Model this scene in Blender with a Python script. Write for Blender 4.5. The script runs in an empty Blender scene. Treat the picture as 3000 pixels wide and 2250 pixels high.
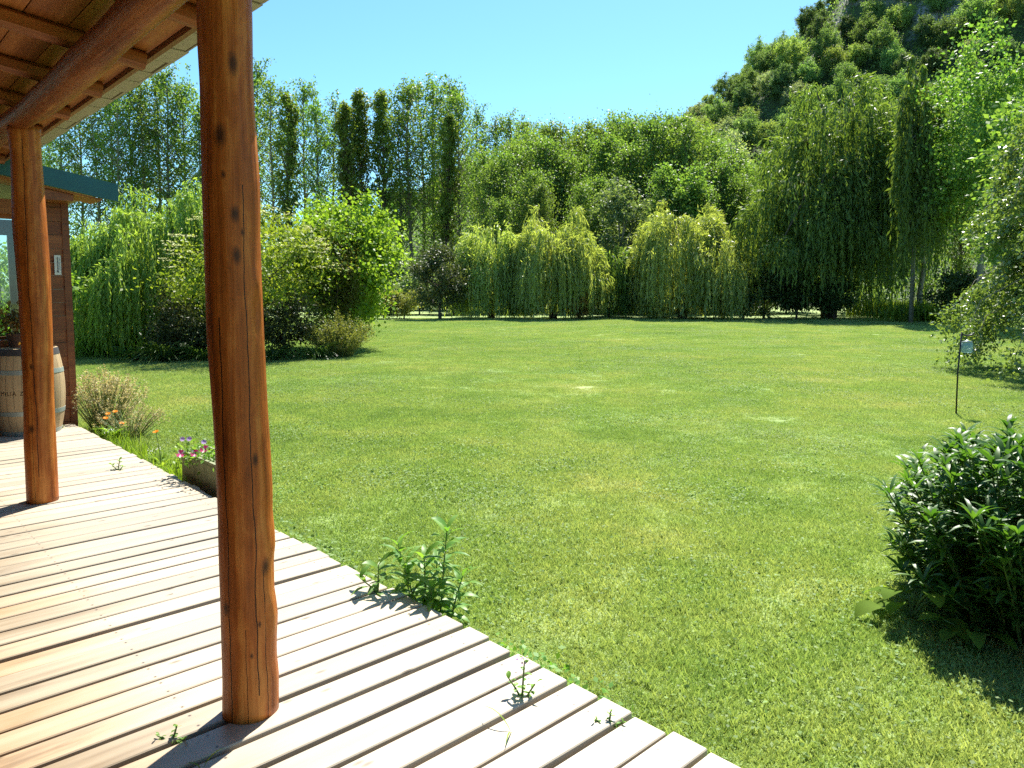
import bpy, math, random
import numpy as np
from mathutils import Vector, Matrix
S = bpy.context.scene
COL = S.collection
RNG = np.random.default_rng(7)
random.seed(7)
PI = math.pi
R = math.radians

# ---------------------------------------------------------------- frame of reference
EYE = 1.70            # eye height above the lawn
DECK = 0.16           # top of the deck boards
U = np.array([-.683, .7304, 0.]); N = np.array([.7304, .683, 0.]); Z = np.array([0, 0, 1.])
def P(u, n, z):       # verandah frame: u along the deck, n towards the lawn
    return U*u + N*n + Z*z
TH = math.atan2(.683, .7304)
F_, YC, PT = 2170., 1024., R(4.5)
def gx(px, Y): return (px-1500)/F_*Y/math.cos(PT)*1.0
def gz(py, Y): return EYE+(853-py)/F_*Y
def nrm(v): return v/np.maximum(np.linalg.norm(v, axis=-1, keepdims=True), 1e-9)

# ---------------------------------------------------------------- scene graph helpers
def tag(o, label=None, cat=None, group=None, kind=None):
    if label: o['label'] = label
    if cat: o['category'] = cat
    if group: o['group'] = group
    if kind: o['kind'] = kind
    return o
def empty(name, loc, label=None, cat=None, group=None, rz=0):
    o = bpy.data.objects.new(name, None); COL.objects.link(o)
    o.empty_display_size = .2
    o.location = loc; o.rotation_euler = (0, 0, rz)
    return tag(o, label, cat, group)
def link(name, me, mat=None, parent=None, loc=(0, 0, 0)):
    o = bpy.data.objects.new(name, me); COL.objects.link(o)
    if mat is not None and len(me.materials) == 0: me.materials.append(mat)
    if parent is not None: o.parent = parent
    o.location = loc
    return o
def copy_tree(o, parent=None):
    c = o.copy(); COL.objects.link(c)
    if parent is not None: c.parent = parent
    for ch in list(o.children): copy_tree(ch, c)
    return c
def qmesh(name, V, Q, smooth=False):
    V = np.ascontiguousarray(V, dtype=np.float32).reshape(-1, 3); Q = np.ascontiguousarray(Q, dtype=np.int32).reshape(-1, 4)
    me = bpy.data.meshes.new(name)
    me.vertices.add(len(V)); me.vertices.foreach_set('co', V.ravel())
    me.loops.add(Q.size); me.loops.foreach_set('vertex_index', Q.ravel())
    me.polygons.add(len(Q)); me.polygons.foreach_set('loop_start', np.arange(0, Q.size, 4, dtype=np.int32))
    if smooth: me.polygons.foreach_set('use_smooth', np.ones(len(Q), dtype=bool))
    me.update(calc_edges=True); me.validate()
    return me
class MB:
    def __init__(s): s.v = []; s.f = []
    def add(s, V, Fc):
        k = len(s.v); s.v += [tuple(map(float, p)) for p in V]; s.f += [tuple(k+i for i in f) for f in Fc]; return s
    def box(s, c, sx, sy, sz, ax=None, taper=0):
        ax = np.eye(3) if ax is None else np.array(ax); c = np.array(c, float); V = []
        for dz in (-1, 1):
            t = 1-taper*(dz > 0)
            for dx, dy in ((-1, -1), (1, -1), (1, 1), (-1, 1)):
                V.append(c+ax[0]*dx*sx/2*t+ax[1]*dy*sy/2*t+ax[2]*dz*sz/2)
        return s.add(V, [(3, 2, 1, 0), (4, 5, 6, 7), (0, 1, 5, 4), (1, 2, 6, 5), (2, 3, 7, 6), (3, 0, 4, 7)])
    def hexa(s, V8):
        return s.add(V8, [(3, 2, 1, 0), (4, 5, 6, 7), (0, 1, 5, 4), (1, 2, 6, 5), (2, 3, 7, 6), (3, 0, 4, 7)])
    def tube(s, path, rad, sides=8, cap=True, disp=None):
        path = [np.array(p, float) for p in path]; m = len(path)
        rad = [rad]*m if np.isscalar(rad) else rad
        V = []; ref = np.array([0.31, .95, .05])
        for i, p in enumerate(path):
            t = path[min(i+1, m-1)]-path[max(i-1, 0)]; t = t/max(np.linalg.norm(t), 1e-9)
            a = np.cross(t, ref); a /= max(np.linalg.norm(a), 1e-6); b = np.cross(t, a)
            for k in range(sides):
                w = 2*PI*k/sides; r = rad[i]*(1+(disp(i, k) if disp else 0))
                V.append(p+(a*math.cos(w)+b*math.sin(w))*r)
        Fc = [(i*sides+k, i*sides+(k+1) % sides, (i+1)*sides+(k+1) % sides, (i+1)*sides+k) for i in range(m-1) for k in range(sides)]
        if cap: Fc += [tuple(range(sides-1, -1, -1)), tuple((m-1)*sides+k for k in range(sides))]
        return s.add(V, Fc)
    def lathe(s, prof, sides=32, c=(0, 0, 0)):
        V = []; m = len(prof)
        for r, z in prof:
            for k in range(sides):
                w = 2*PI*k/sides; V.append((c[0]+r*math.cos(w), c[1]+r*math.sin(w), c[2]+z))
        return s.add(V, [(i*sides+k, i*sides+(k+1) % sides, (i+1)*sides+(k+1) % sides, (i+1)*sides+k) for i in range(m-1) for k in range(sides)]+[tuple(range(sides-1, -1, -1)), tuple((m-1)*sides+k for k in range(sides))])
    def build(s, name, mat, parent=None, origin=(0, 0, 0), smooth=False, loc=(0, 0, 0)):
        me = bpy.data.meshes.new(name)
        o3 = np.array(origin, float)
        me.from_pydata([tuple(np.array(p)-o3) for p in s.v], [], s.f)
        if smooth: me.polygons.foreach_set('use_smooth', np.ones(len(me.polygons), dtype=bool))
        me.update()
        return link(name, me, mat, parent, loc)

# ---------------------------------------------------------------- materials
def newmat(name):
    m = bpy.data.materials.new(name); m.use_nodes = True
    nt = m.node_tree; nt.nodes.clear()
    out = nt.nodes.new('ShaderNodeOutputMaterial')
    return m, nt, out
def nd(nt, t, **kw):
    n = nt.nodes.new(t)
    for k, v in kw.items():
        if k in n.inputs.keys(): n.inputs[k].default_value = v
        else: setattr(n, k, v)
    return n
def mixc(nt, fac, a, b, mode='MIX'):
    n = nt.nodes.new('ShaderNodeMix'); n.data_type = 'RGBA'; n.blend_type = mode
    for sock, v in ((n.inputs[0], fac), (n.inputs[6], a), (n.inputs[7], b)):
        if isinstance(v, bpy.types.NodeSocket): nt.links.new(v, sock)
        elif sock == n.inputs[0]: sock.default_value = v
        else: sock.default_value = (*v, 1)
    return n.outputs[2]
def mth(nt, op, a, b=0., c=None):
    n = nt.nodes.new('ShaderNodeMath'); n.operation = op
    for i, v in enumerate((a, b, c)):
        if v is None: continue
        if isinstance(v, bpy.types.NodeSocket): nt.links.new(v, n.inputs[i])
        else: n.inputs[i].default_value = v
    return n.outputs[0]
def ramp(nt, fac, stops):
    n = nt.nodes.new('ShaderNodeValToRGB'); e = n.color_ramp.elements
    while len(e) > 1: e.remove(e[-1])
    e[0].position, e[0].color = stops[0][0], (*stops[0][1], 1) if not np.isscalar(stops[0][1]) else (stops[0][1],)*3+(1,)
    for p, c in stops[1:]:
        x = e.new(p); x.color = (*c, 1) if not np.isscalar(c) else (c, c, c, 1)
    nt.links.new(fac, n.inputs[0])
    return n.outputs[0]
def noise(nt, vec, scale, detail=3., rough=.55, dist=0.):
    n = nd(nt, 'ShaderNodeTexNoise', Scale=scale, Detail=detail, Roughness=rough, Distortion=dist)
    nt.links.new(vec, n.inputs['Vector'])
    return n.outputs['Fac']
def mapping(nt, vec, scale=(1, 1, 1), loc=(0, 0, 0)):
    n = nd(nt, 'ShaderNodeMapping'); n.inputs['Scale'].default_value = scale; n.inputs['Location'].default_value = loc
    nt.links.new(vec, n.inputs['Vector'])
    return n.outputs[0]
def leaf_mat(name, c1, c2, transl=.42, rough=.42, spec=.5, tint=(1.25, 1.2, .45), var=.35):
    m, nt, out = newmat(name)
    g = nd(nt, 'ShaderNodeNewGeometry'); oi = nd(nt, 'ShaderNodeObjectInfo')
    base = mixc(nt, g.outputs['Random Per Island'], c1, c2)
    v = mth(nt, 'MULTIPLY_ADD', oi.outputs['Random'], var, 1-var/2)
    n3 = noise(nt, g.outputs['Position'], .55, 2.)
    v2 = mth(nt, 'MULTIPLY', v, mth(nt, 'MULTIPLY_ADD', n3, .5, .75))
    hsv = nd(nt, 'ShaderNodeHueSaturation'); nt.links.new(base, hsv.inputs['Color']); nt.links.new(v2, hsv.inputs['Value'])
    nt.links.new(mth(nt, 'MULTIPLY_ADD', oi.outputs['Random'], .022, .490), hsv.inputs['Hue'])
    b = nd(nt, 'ShaderNodeBsdfPrincipled', Roughness=rough); b.inputs['Specular IOR Level'].default_value = spec
    nt.links.new(hsv.outputs[0], b.inputs['Base Color'])
    t = nd(nt, 'ShaderNodeBsdfTranslucent')
    nt.links.new(mixc(nt, 1., hsv.outputs[0], tint, 'MULTIPLY'), t.inputs['Color'])
    mx = nd(nt, 'ShaderNodeMixShader', Fac=transl)
    nt.links.new(b.outputs[0], mx.inputs[1]); nt.links.new(t.outputs[0], mx.inputs[2]); nt.links.new(mx.outputs[0], out.inputs[0])
    return m
def plain(name, col, rough=.6, spec=.4, metal=0., nscale=0, namt=.25, bump=0.):
    m, nt, out = newmat(name)
    b = nd(nt, 'ShaderNodeBsdfPrincipled', Roughness=rough, Metallic=metal); b.inputs['Specular IOR Level'].default_value = spec
    b.inputs['Base Color'].default_value = (*col, 1)
    if nscale:
        tc = nd(nt, 'ShaderNodeTexCoord')
        f = noise(nt, tc.outputs['Object'], nscale, 4.)
        c = mixc(nt, f, tuple(x*(1-namt) for x in col), tuple(min(1, x*(1+namt)) for x in col))
        nt.links.new(c, b.inputs['Base Color'])
        if bump:
            bp = nd(nt, 'ShaderNodeBump', Strength=bump, Distance=.01); nt.links.new(f, bp.inputs['Height']); nt.links.new(bp.outputs[0], b.inputs['Normal'])
    nt.links.new(b.outputs[0], out.inputs[0])
    return m
def wood_mat(name, dark, mid, light, axis='X', rough=.55, spec=.35, tint=None, scale=1., spots=0.2, bump=.25, weather_glare=None):
    """long-grained wood; grain runs along the object's local axis"""
    m, nt, out = newmat(name)
    tc = nd(nt, 'ShaderNodeTexCoord'); oi = nd(nt, 'ShaderNodeObjectInfo')
    off = nd(nt, 'ShaderNodeVectorMath', operation='ADD'); nt.links.new(tc.outputs['Object'], off.inputs[0])
    cx = nd(nt, 'ShaderNodeCombineXYZ')
    for i in range(3): nt.links.new(mth(nt, 'MULTIPLY', oi.outputs['Random'], (37., 91., 53.)[i]), cx.inputs[i])
    nt.links.new(cx.outputs[0], off.inputs[1])
    st = {'X': (1.1, 26, 26), 'Y': (26, 1.1, 26), 'Z': (26, 26, 1.1)}[axis]
    st2 = {'X': (.5, 5, 5), 'Y': (5, .5, 5), 'Z': (5, 5, .5)}[axis]
    v = off.outputs[0]
    f1 = noise(nt, mapping(nt, v, tuple(x*scale for x in st)), 1., 5., .6, .3)
    f2 = noise(nt, mapping(nt, v, tuple(x*scale for x in st2)), 1., 3., .5, .5)
    f = mth(nt, 'ADD', mth(nt, 'MULTIPLY', f1, .55), mth(nt, 'MULTIPLY', f2, .45))
    c = ramp(nt, f, [(.3, dark), (.5, mid), (.66, light)])
    if tint:  # some boards keep an older oil
        k = mth(nt, 'MULTIPLY', mth(nt, 'GREATER_THAN', oi.outputs['Random'], .55), noise(nt, mapping(nt, v, (.4, .4, .4)), 1.))
        c = mixc(nt, k, c, tint)
    if weather_glare:
        st_ = noise(nt, mapping(nt, v, (.9, 7, 7), (5, 3, 1)), 1., 5., .7, .8)
        c = mixc(nt, ramp(nt, st_, [(.54, 0.), (.68, .65)]), c, (.10, .062, .034))
    if weather_glare:  # rain bleaching plus sun glare painted pale towards the open board ends
        sx = nd(nt, 'ShaderNodeSeparateXYZ'); nt.links.new(tc.outputs['Object'], sx.inputs[0])
        k = mth(nt, 'ADD', mth(nt, 'MULTIPLY', sx.outputs['X'], .62), mth(nt, 'MULTIPLY', noise(nt, mapping(nt, v, (1.2, 5, 5)), 1.), .7))
        k = ramp(nt, k, [(.6, 0.), (1.45, .80)])
        c = mixc(nt, k, c, mixc(nt, f, tuple(x*.75 for x in weather_glare), weather_glare))
    if spots:
        sp = nd(nt, 'ShaderNodeTexVoronoi', Scale=1.); nt.links.new(mapping(nt, v, {'X': (5, 13, 13), 'Y': (13, 5, 13), 'Z': (14, 14, 4)}[axis]), sp.inputs['Vector'])
        k = ramp(nt, sp.outputs['Distance'], [(.0, 1.), (.10, .55), (.17, 0.)])
        gate = mth(nt, 'GREATER_THAN', noise(nt, v, 2.3, 1.), .53)
        c = mixc(nt, mth(nt, 'MULTIPLY', mth(nt, 'MULTIPLY', k, gate), spots), c, tuple(x*.3 for x in dark))
    if weather_glare:  # nail heads over the joists, with a dark run of rust along the grain
        sy = mth(nt, 'SUBTRACT', mth(nt, 'ABSOLUTE', sx.outputs['Y']), .042); dn = None
        for xj in (-1.3, -.2, .9, 1.98):
            dx = mth(nt, 'SUBTRACT', sx.outputs['X'], xj+.006); d2 = mth(nt, 'SQRT', mth(nt, 'ADD', mth(nt, 'MULTIPLY', dx, dx), mth(nt, 'MULTIPLY', sy, sy)))
            dn = d2 if dn is None else mth(nt, 'MINIMUM', dn, d2)
        c = mixc(nt, ramp(nt, mth(nt, 'MULTIPLY', dn, 100.), [(.38, .9), (.5, .35), (1.1, 0.)]), c, (.05, .035, .028))
    val = mth(nt, 'MULTIPLY_ADD', oi.outputs['Random'], .3, .85)
    h = nd(nt, 'ShaderNodeHueSaturation'); nt.links.new(c, h.inputs['Color']); nt.links.new(val, h.inputs['Value'])
    b = nd(nt, 'ShaderNodeBsdfPrincipled', Roughness=rough); b.inputs['Specular IOR Level'].default_value = spec
    nt.links.new(h.outputs[0], b.inputs['Base Color'])
    bp = nd(nt, 'ShaderNodeBump', Strength=bump, Distance=.004); nt.links.new(f1, bp.inputs['Height']); nt.links.new(bp.outputs[0], b.inputs['Normal'])
    nt.links.new(b.outputs[0], out.inputs[0])
    return m
def log_mat(name, cracks, knots, dark=(.095, .018, .002), mid=(.32, .085, .010), light=(.54, .215, .045), axis='Z'):
    """stained peeled log: streaks, seasoning cracks at given angles and knots at (angle, height, size)"""
    m, nt, out = newmat(name)
    tc = nd(nt, 'ShaderNodeTexCoord'); v = tc.outputs['Object']
    sx = nd(nt, 'ShaderNodeSeparateXYZ'); nt.links.new(v, sx.inputs[0])
    ang = mth(nt, 'ARCTAN2', sx.outputs['Y'], sx.outputs['X']); zz = sx.outputs['Z']
    f1 = noise(nt, mapping(nt, v, (34, 34, 1.3)), 1., 5., .62, .2)
    f2 = noise(nt, mapping(nt, v, (7, 7, .9)), 1., 3., .55, .6)
    f3 = noise(nt, mapping(nt, v, (11, 11, 5)), 1., 4., .6, 1.)
    f = mth(nt, 'ADD', mth(nt, 'ADD', mth(nt, 'MULTIPLY', f1, .36), mth(nt, 'MULTIPLY', f2, .42)), mth(nt, 'MULTIPLY', f3, .22))
    c = ramp(nt, f, [(.36, dark), (.5, mid), (.63, light)])
    h = f1
    wob = mth(nt, 'MULTIPLY_ADD', noise(nt, mapping(nt, v, (0, 0, 2.2)), 1., 4.), .5, -.25)
    for a0, z0, z1, w in cracks:
        d = mth(nt, 'ABSOLUTE', mth(nt, 'SUBTRACT', mth(nt, 'ADD', ang, wob), a0))
        inz = mth(nt, 'MULTIPLY', mth(nt, 'GREATER_THAN', zz, z0), mth(nt, 'LESS_THAN', zz, z1))
        k = mth(nt, 'MULTIPLY', mth(nt, 'LESS_THAN', d, w), inz)
        c = mixc(nt, k, c, (.02, .006, .002)); h = mth(nt, 'SUBTRACT', h, mth(nt, 'MULTIPLY', k, 3.))
    for a0, z0, sz in knots:
        da = mth(nt, 'DIVIDE', mth(nt, 'SUBTRACT', ang, a0), sz*.11/.1*5); dz = mth(nt, 'DIVIDE', mth(nt, 'SUBTRACT', zz, z0), sz)
        d = mth(nt, 'SQRT', mth(nt, 'ADD', mth(nt, 'MULTIPLY', da, da), mth(nt, 'MULTIPLY', dz, dz)))
        d = mth(nt, 'ADD', d, mth(nt, 'MULTIPLY_ADD', f1, .7, -.35))
        k = ramp(nt, d, [(.25, .92), (.6, .55), (1., 0.)])
        c = mixc(nt, k, c, (.035, .010, .003))
    b = nd(nt, 'ShaderNodeBsdfPrincipled', Roughness=.5); b.inputs['Specular IOR Level'].default_value = .25
    nt.links.new(c, b.inputs['Base Color'])
    bp = nd(nt, 'ShaderNodeBump', Strength=.7, Distance=.009); nt.links.new(h, bp.inputs['Height']); nt.links.new(bp.outputs[0], b.inputs['Normal'])
    nt.links.new(b.outputs[0], out.inputs[0])
    return m

M = {}
M['deck'] = wood_mat('weathered deck wood', (.15, .100, .055), (.26, .198, .125), (.35, .29, .205), 'X', .42, .6, tint=(.30, .185, .095), spots=.8, weather_glare=(.48, .42, .32))
M['joist'] = wood_mat('rough joist wood', (.05, .03, .02), (.09, .055, .035), (.13, .08, .05), 'Y', .8, .2, spots=0)
M['stain'] = wood_mat('red stained boards', (.10, .025, .008), (.20, .058, .016), (.30, .10, .028), 'X', .5, .35, spots=.2)
M['ceil'] = wood_mat('oiled ceiling boards', (.17, .048, .010), (.30, .10, .022), (.42, .165, .045), 'X', .55, .3, spots=.3)
M['raft'] = wood_mat('rafter wood', (.10, .024, .006), (.22, .062, .014), (.36, .125, .032), 'X', .5, .35, spots=.3)
M['batten'] = wood_mat('eave batten wood', (.12, .05, .02), (.22, .10, .045), (.32, .16, .075), 'Y', .6, .3, spots=0)
M['shingle'] = plain('grey weathered shingle', (.34, .31, .245), .85, .2, 0, 22, .35, .4)
M['teal'] = plain('teal fascia paint', (.012, .085, .088), .45, .4, 0, 9, .2)
M['steel'] = plain('galvanised hoop', (.30, .34, .31), .5, .5, .35, 14, .3)
M['blackiron'] = plain('black iron', (.012, .012, .012), .45, .5, .2)
M['darklid'] = plain('dark barrel rim', (.05, .045, .045), .6, .4, 0, 20, .3)
M['ink'] = plain('burnt brand', (.03, .02, .015), .8, .1)
M['terra'] = plain('brown clay pot', (.07, .035, .025), .7, .3, 0, 18, .2)
M['palepot'] = plain('pale grey green glaze', (.42, .48, .40), .5, .4, 0, 12, .1)
M['white'] = plain('white plastic', (.62, .62, .58), .5, .4)
M['inkmark'] = plain('grey scale marks', (.12, .12, .12), .6, .3)
M['planter'] = plain('mossy grey green concrete', (.20, .22, .13), .9, .2, 0, 11, .45, .5)
M['soil'] = plain('dark soil', (.022, .015, .010), .95, .1, 0, 6, .4, .5)
M['bark'] = plain('grey brown bark', (.10, .075, .055), .9, .2, 0, 8, .4, .6)
M['barkpale'] = plain('pale poplar bark', (.20, .18, .14), .85, .2, 0, 5, .4, .5)
M['stemg'] = plain('green stem', (.10, .16, .04), .6, .3)
M['stemb'] = plain('twig brown', (.12, .08, .04), .8, .2)

M['willow'] = leaf_mat('willow leaves', (0.17, 0.28, 0.055), (0.29, 0.38, 0.1), .56, 0.5, 0.3)
M['willowpale'] = leaf_mat('pale willow leaves', (0.25, 0.36, 0.08), (0.45, 0.54, 0.2), .56, .42, .5)
M['willowdark'] = leaf_mat('big willow leaves', (0.085, 0.165, 0.038), (0.19, 0.28, 0.07), 0.5, 0.5, 0.3)
M['poplar'] = leaf_mat('poplar leaves', (0.095, 0.2, 0.04), (0.2, 0.3, 0.07), 0.5, 0.5, 0.3)
M['lomb'] = leaf_mat('lombardy leaves', (0.11, 0.185, 0.032), (0.21, 0.275, 0.055), 0.5, 0.5, 0.3)
M['forest'] = leaf_mat('forest leaves', (0.105, 0.2, 0.045), (0.2, 0.295, 0.075), 0.52, 0.5, 0.3)
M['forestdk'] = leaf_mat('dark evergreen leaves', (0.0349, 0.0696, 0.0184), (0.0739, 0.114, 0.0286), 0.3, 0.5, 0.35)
M['maple'] = leaf_mat('maple leaves', (0.145, 0.27, 0.03), (0.25, 0.37, 0.055), .54, 0.5, 0.3)
M['elder'] = leaf_mat('elder leaves', (0.15, 0.26, 0.03), (0.27, 0.36, 0.06), 0.52, 0.5, 0.3)
M['umbel'] = leaf_mat('cream elder flower', (.55, .56, .28), (.70, .68, .42), .3, .7, .2, (1, 1, .7), .1)
M['brownleaf'] = leaf_mat('bronze foliage', (0.1, 0.125, 0.028), (0.18, 0.18, 0.045), 0.5, 0.5, 0.3)
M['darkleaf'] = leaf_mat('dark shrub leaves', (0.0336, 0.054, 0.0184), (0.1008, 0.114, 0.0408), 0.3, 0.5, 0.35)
M['lav'] = leaf_mat('grey green fine leaves', (0.1288, 0.161, 0.044), (0.2576, 0.2645, 0.088), 0.5, 0.5, 0.3)
M['strap'] = leaf_mat('strap leaves', (.05, .11, .022), (.11, .18, .045), .35, .3, .6)
M['blue'] = leaf_mat('blue green leaves', (0.11, 0.185, 0.075), (0.21, 0.285, 0.13), 0.5, 0.5, 0.3)
M['birch'] = leaf_mat('silver shining leaves', (0.11, 0.19, 0.05), (0.2, 0.28, 0.09), 0.42, 0.34, 0.8)
M['bush'] = leaf_mat('lance leaves', (0.045, 0.12, 0.024), (0.1, 0.2, 0.04), 0.42, 0.42, .35, (1.3, 1.35, .4), .2)
M['dock'] = leaf_mat('broad dock leaves', (0.14, 0.27, 0.035), (0.22, 0.34, 0.06), .6, .7, .05)
M['weed'] = leaf_mat('weed leaves', (0.11, 0.23, 0.04), (0.19, 0.31, 0.06), .5, 0.45, 0.4)
M['dry'] = leaf_mat('dry seed grass', (.34, .28, .13), (.52, .46, .26), .4, .6, .3, (1.05, 1., .7))
M['tallgrass'] = leaf_mat('tall lush grass', (0.1288, 0.23, 0.0244), (0.2318, 0.322, 0.0489), 0.5, 0.5, 0.3)
M['orange'] = leaf_mat('orange petals', (.75, .22, .010), (.85, .33, .02), .4, .6, .2, (1, .9, .4), .1)
M['purple'] = leaf_mat('purple petals', (.36, .26, .50), (.52, .42, .64), .4, .6, .2, (1, .8, 1), .2)
M['pink'] = leaf_mat('magenta petals', (.62, .03, .20), (.72, .12, .30), .4, .6, .2, (1, .6, .8), .1)
M['whitep'] = leaf_mat('white petals', (.72, .70, .66), (.80, .76, .74), .3, .6, .2, (1, 1, 1), .1)
M['hill1'] = leaf_mat('hill tree green', (0.125, 0.235, 0.08), (0.22, 0.325, 0.125), .5, 0.6, 0.2, var=.6)
M['hill2'] = leaf_mat('hill tree dark', (0.075, 0.14, 0.06), (0.14, 0.21, 0.085), .45, 0.6, 0.2, var=.5)
M['hill3'] = leaf_mat('hill tree yellow', (0.185, 0.275, 0.08), (0.27, 0.345, 0.12), .5, 0.6, 0.2, var=.5)
M['hill4'] = leaf_mat('hill tree grey', (0.2, 0.275, 0.15), (0.31, 0.37, 0.22), .48, 0.6, 0.2, var=.4)
M['rust'] = leaf_mat('rusty young leaves', (.12, .12, .03), (.24, .12, .035), .42, .45, .4)

def lawn_color(nt, pos):
    a = noise(nt, mapping(nt, pos, (1, 1, 0)), .22, 4., .6)
    b = noise(nt, mapping(nt, pos, (1, 1, 0), (31, 7, 0)), 1.6, 4., .65)
    d = noise(nt, mapping(nt, pos, (1, 1, 0), (3, 17, 0)), .65, 4., .6)
    f = mth(nt, 'ADD', mth(nt, 'ADD', mth(nt, 'MULTIPLY', a, .42), mth(nt, 'MULTIPLY', b, .26)), mth(nt, 'MULTIPLY', d, .32))
    return ramp(nt, f, [(.34, (.130, .210, .070)), (.46, (.210, .300, .096)), (.56, (.280, .340, .125)), (.69, (.42, .405, .215))])
def lawn_mat(name, blade):
    m, nt, out = newmat(name)
    g = nd(nt, 'ShaderNodeNewGeometry')
    c = lawn_color(nt, g.outputs['Position'])
    b = nd(nt, 'ShaderNodeBsdfPrincipled', Roughness=.36 if blade else .8); b.inputs['Specular IOR Level'].default_value = .5 if blade else .2
    if blade:
        r = g.outputs['Random Per Island']
        h = nd(nt, 'ShaderNodeHueSaturation'); nt.links.new(c, h.inputs['Color'])
        nt.links.new(mth(nt, 'MULTIPLY_ADD', r, 1.05, .60), h.inputs['Value']); nt.links.new(mth(nt, 'MULTIPLY_ADD', r, -.05, .525), h.inputs['Hue'])
        nt.links.new(h.outputs[0], b.inputs['Base Color'])
        t = nd(nt, 'ShaderNodeBsdfTranslucent'); nt.links.new(mixc(nt, 1., h.outputs[0], (1.3, 1.3, .7), 'MULTIPLY'), t.inputs['Color'])
        mx = nd(nt, 'ShaderNodeMixShader', Fac=.42); nt.links.new(b.outputs[0], mx.inputs[1]); nt.links.new(t.outputs[0], mx.inputs[2])
        nt.links.new(mx.outputs[0], out.inputs[0])
    else:
        k = noise(nt, mapping(nt, g.outputs['Position'], (1, 1, 0)), 26., 4., .7)
        c2 = mixc(nt, ramp(nt, k, [(.3, 0.), (.7, 1.)]), (.09, .15, .035), (.24, .32, .08))
        nt.links.new(mixc(nt, .5, c, c2), b.inputs['Base Color'])
        bp = nd(nt, 'ShaderNodeBump', Strength=.6, Distance=.05); nt.links.new(k, bp.inputs['Height']); nt.links.new(bp.outputs[0], b.inputs['Normal'])
        nt.links.new(b.outputs[0], out.inputs[0])
    return m
M['lawn'] = lawn_mat('lawn ground', False)
M['blade'] = lawn_mat('lawn blades', True)
M['clover'] = leaf_mat('clover leaves', (0.11, 0.2, 0.045), (0.21, 0.3, 0.085), 0.4, .6, .3)
def hill_mat():
    m, nt, out = newmat('hillside ground')
    g = nd(nt, 'ShaderNodeNewGeometry')
    f = noise(nt, g.outputs['Position'], .06, 5., .6)
    f2 = noise(nt, g.outputs['Position'], .7, 4., .6)
    veg = mixc(nt, f2, (.025, .045, .014), (.075, .10, .03))
    rock = mixc(nt, f2, (.20, .19, .18), (.42, .40, .38))
    sz = nd(nt, 'ShaderNodeSeparateXYZ'); nt.links.new(g.outputs['Position'], sz.inputs[0])
    hi = ramp(nt, mth(nt, 'DIVIDE', sz.outputs['Z'], 100.), [(.42, 0.), (.62, .16)])
    k = ramp(nt, mth(nt, 'ADD', f, hi), [(.66, 0.), (.73, 1.)])
    b = nd(nt, 'ShaderNodeBsdfPrincipled', Roughness=.9); nt.links.new(mixc(nt, k, veg, rock), b.inputs['Base Color'])
    bp = nd(nt, 'ShaderNodeBump', Strength=.8, Distance=.6); nt.links.new(f2, bp.inputs['Height']); nt.links.new(bp.outputs[0], b.inputs['Normal'])
    nt.links.new(b.outputs[0], out.inputs[0])
    return m
M['hill'] = hill_mat()

# ---------------------------------------------------------------- camera, light, sky
cam = bpy.data.cameras.new('camera'); co = bpy.data.objects.new('camera', cam); COL.objects.link(co); S.camera = co
co.location = (0, 0, EYE); co.rotation_euler = (R(90)-PT, 0, 0)
cam.sensor_width = 36; cam.lens = F_/3000*36; cam.shift_y = -(1125-YC)/3000; cam.clip_end = 3000; cam.clip_start = .05
EL, AZ = R(56), R(20)
sun = bpy.data.lights.new('sun', 'SUN'); so = bpy.data.objects.new('sun', sun); COL.objects.link(so)
sun.energy = 4.6; sun.angle = R(.53); sun.color = (1., .95, .86)
sd = Vector((math.sin(AZ)*math.cos(EL), math.cos(AZ)*math.cos(EL), math.sin(EL)))
so.rotation_euler = sd.to_track_quat('Z', 'Y').to_euler(); so.location = sd*60
w = bpy.data.worlds.new('World'); S.world = w; w.use_nodes = True
nt = w.node_tree; nt.nodes.clear()
sky = nt.nodes.new('ShaderNodeTexSky'); sky.sky_type = 'NISHITA'; sky.sun_disc = False
sky.sun_elevation = EL; sky.sun_rotation = AZ; sky.altitude = 300; sky.air_density = 1.0; sky.dust_density = .4; sky.ozone_density = 1.6
bg = nt.nodes.new('ShaderNodeBackground'); bg.inputs[1].default_value = .070
wo = nt.nodes.new('ShaderNodeOutputWorld')
nt.links.new(mixc(nt, 1., sky.outputs[0], (.62, .97, 1.10), 'MULTIPLY'), bg.inputs[0]); nt.links.new(bg.outputs[0], wo.inputs[0])
S.view_settings.view_transform = 'Standard'; S.view_settings.look = 'None'; S.view_settings.gamma = 1; S.view_settings.exposure = 1.62
S.render.engine = 'CYCLES'
S.cycles.max_bounces = 8; S.cycles.diffuse_bounces = 5; S.cycles.glossy_bounces = 3; S.cycles.transmission_bounces = 6; S.cycles.transparent_max_bounces = 8
S.cycles.use_denoising = False; S.cycles.sample_clamp_indirect = 6; S.cycles.use_adaptive_sampling = True; S.cycles.adaptive_threshold = .012

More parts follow.
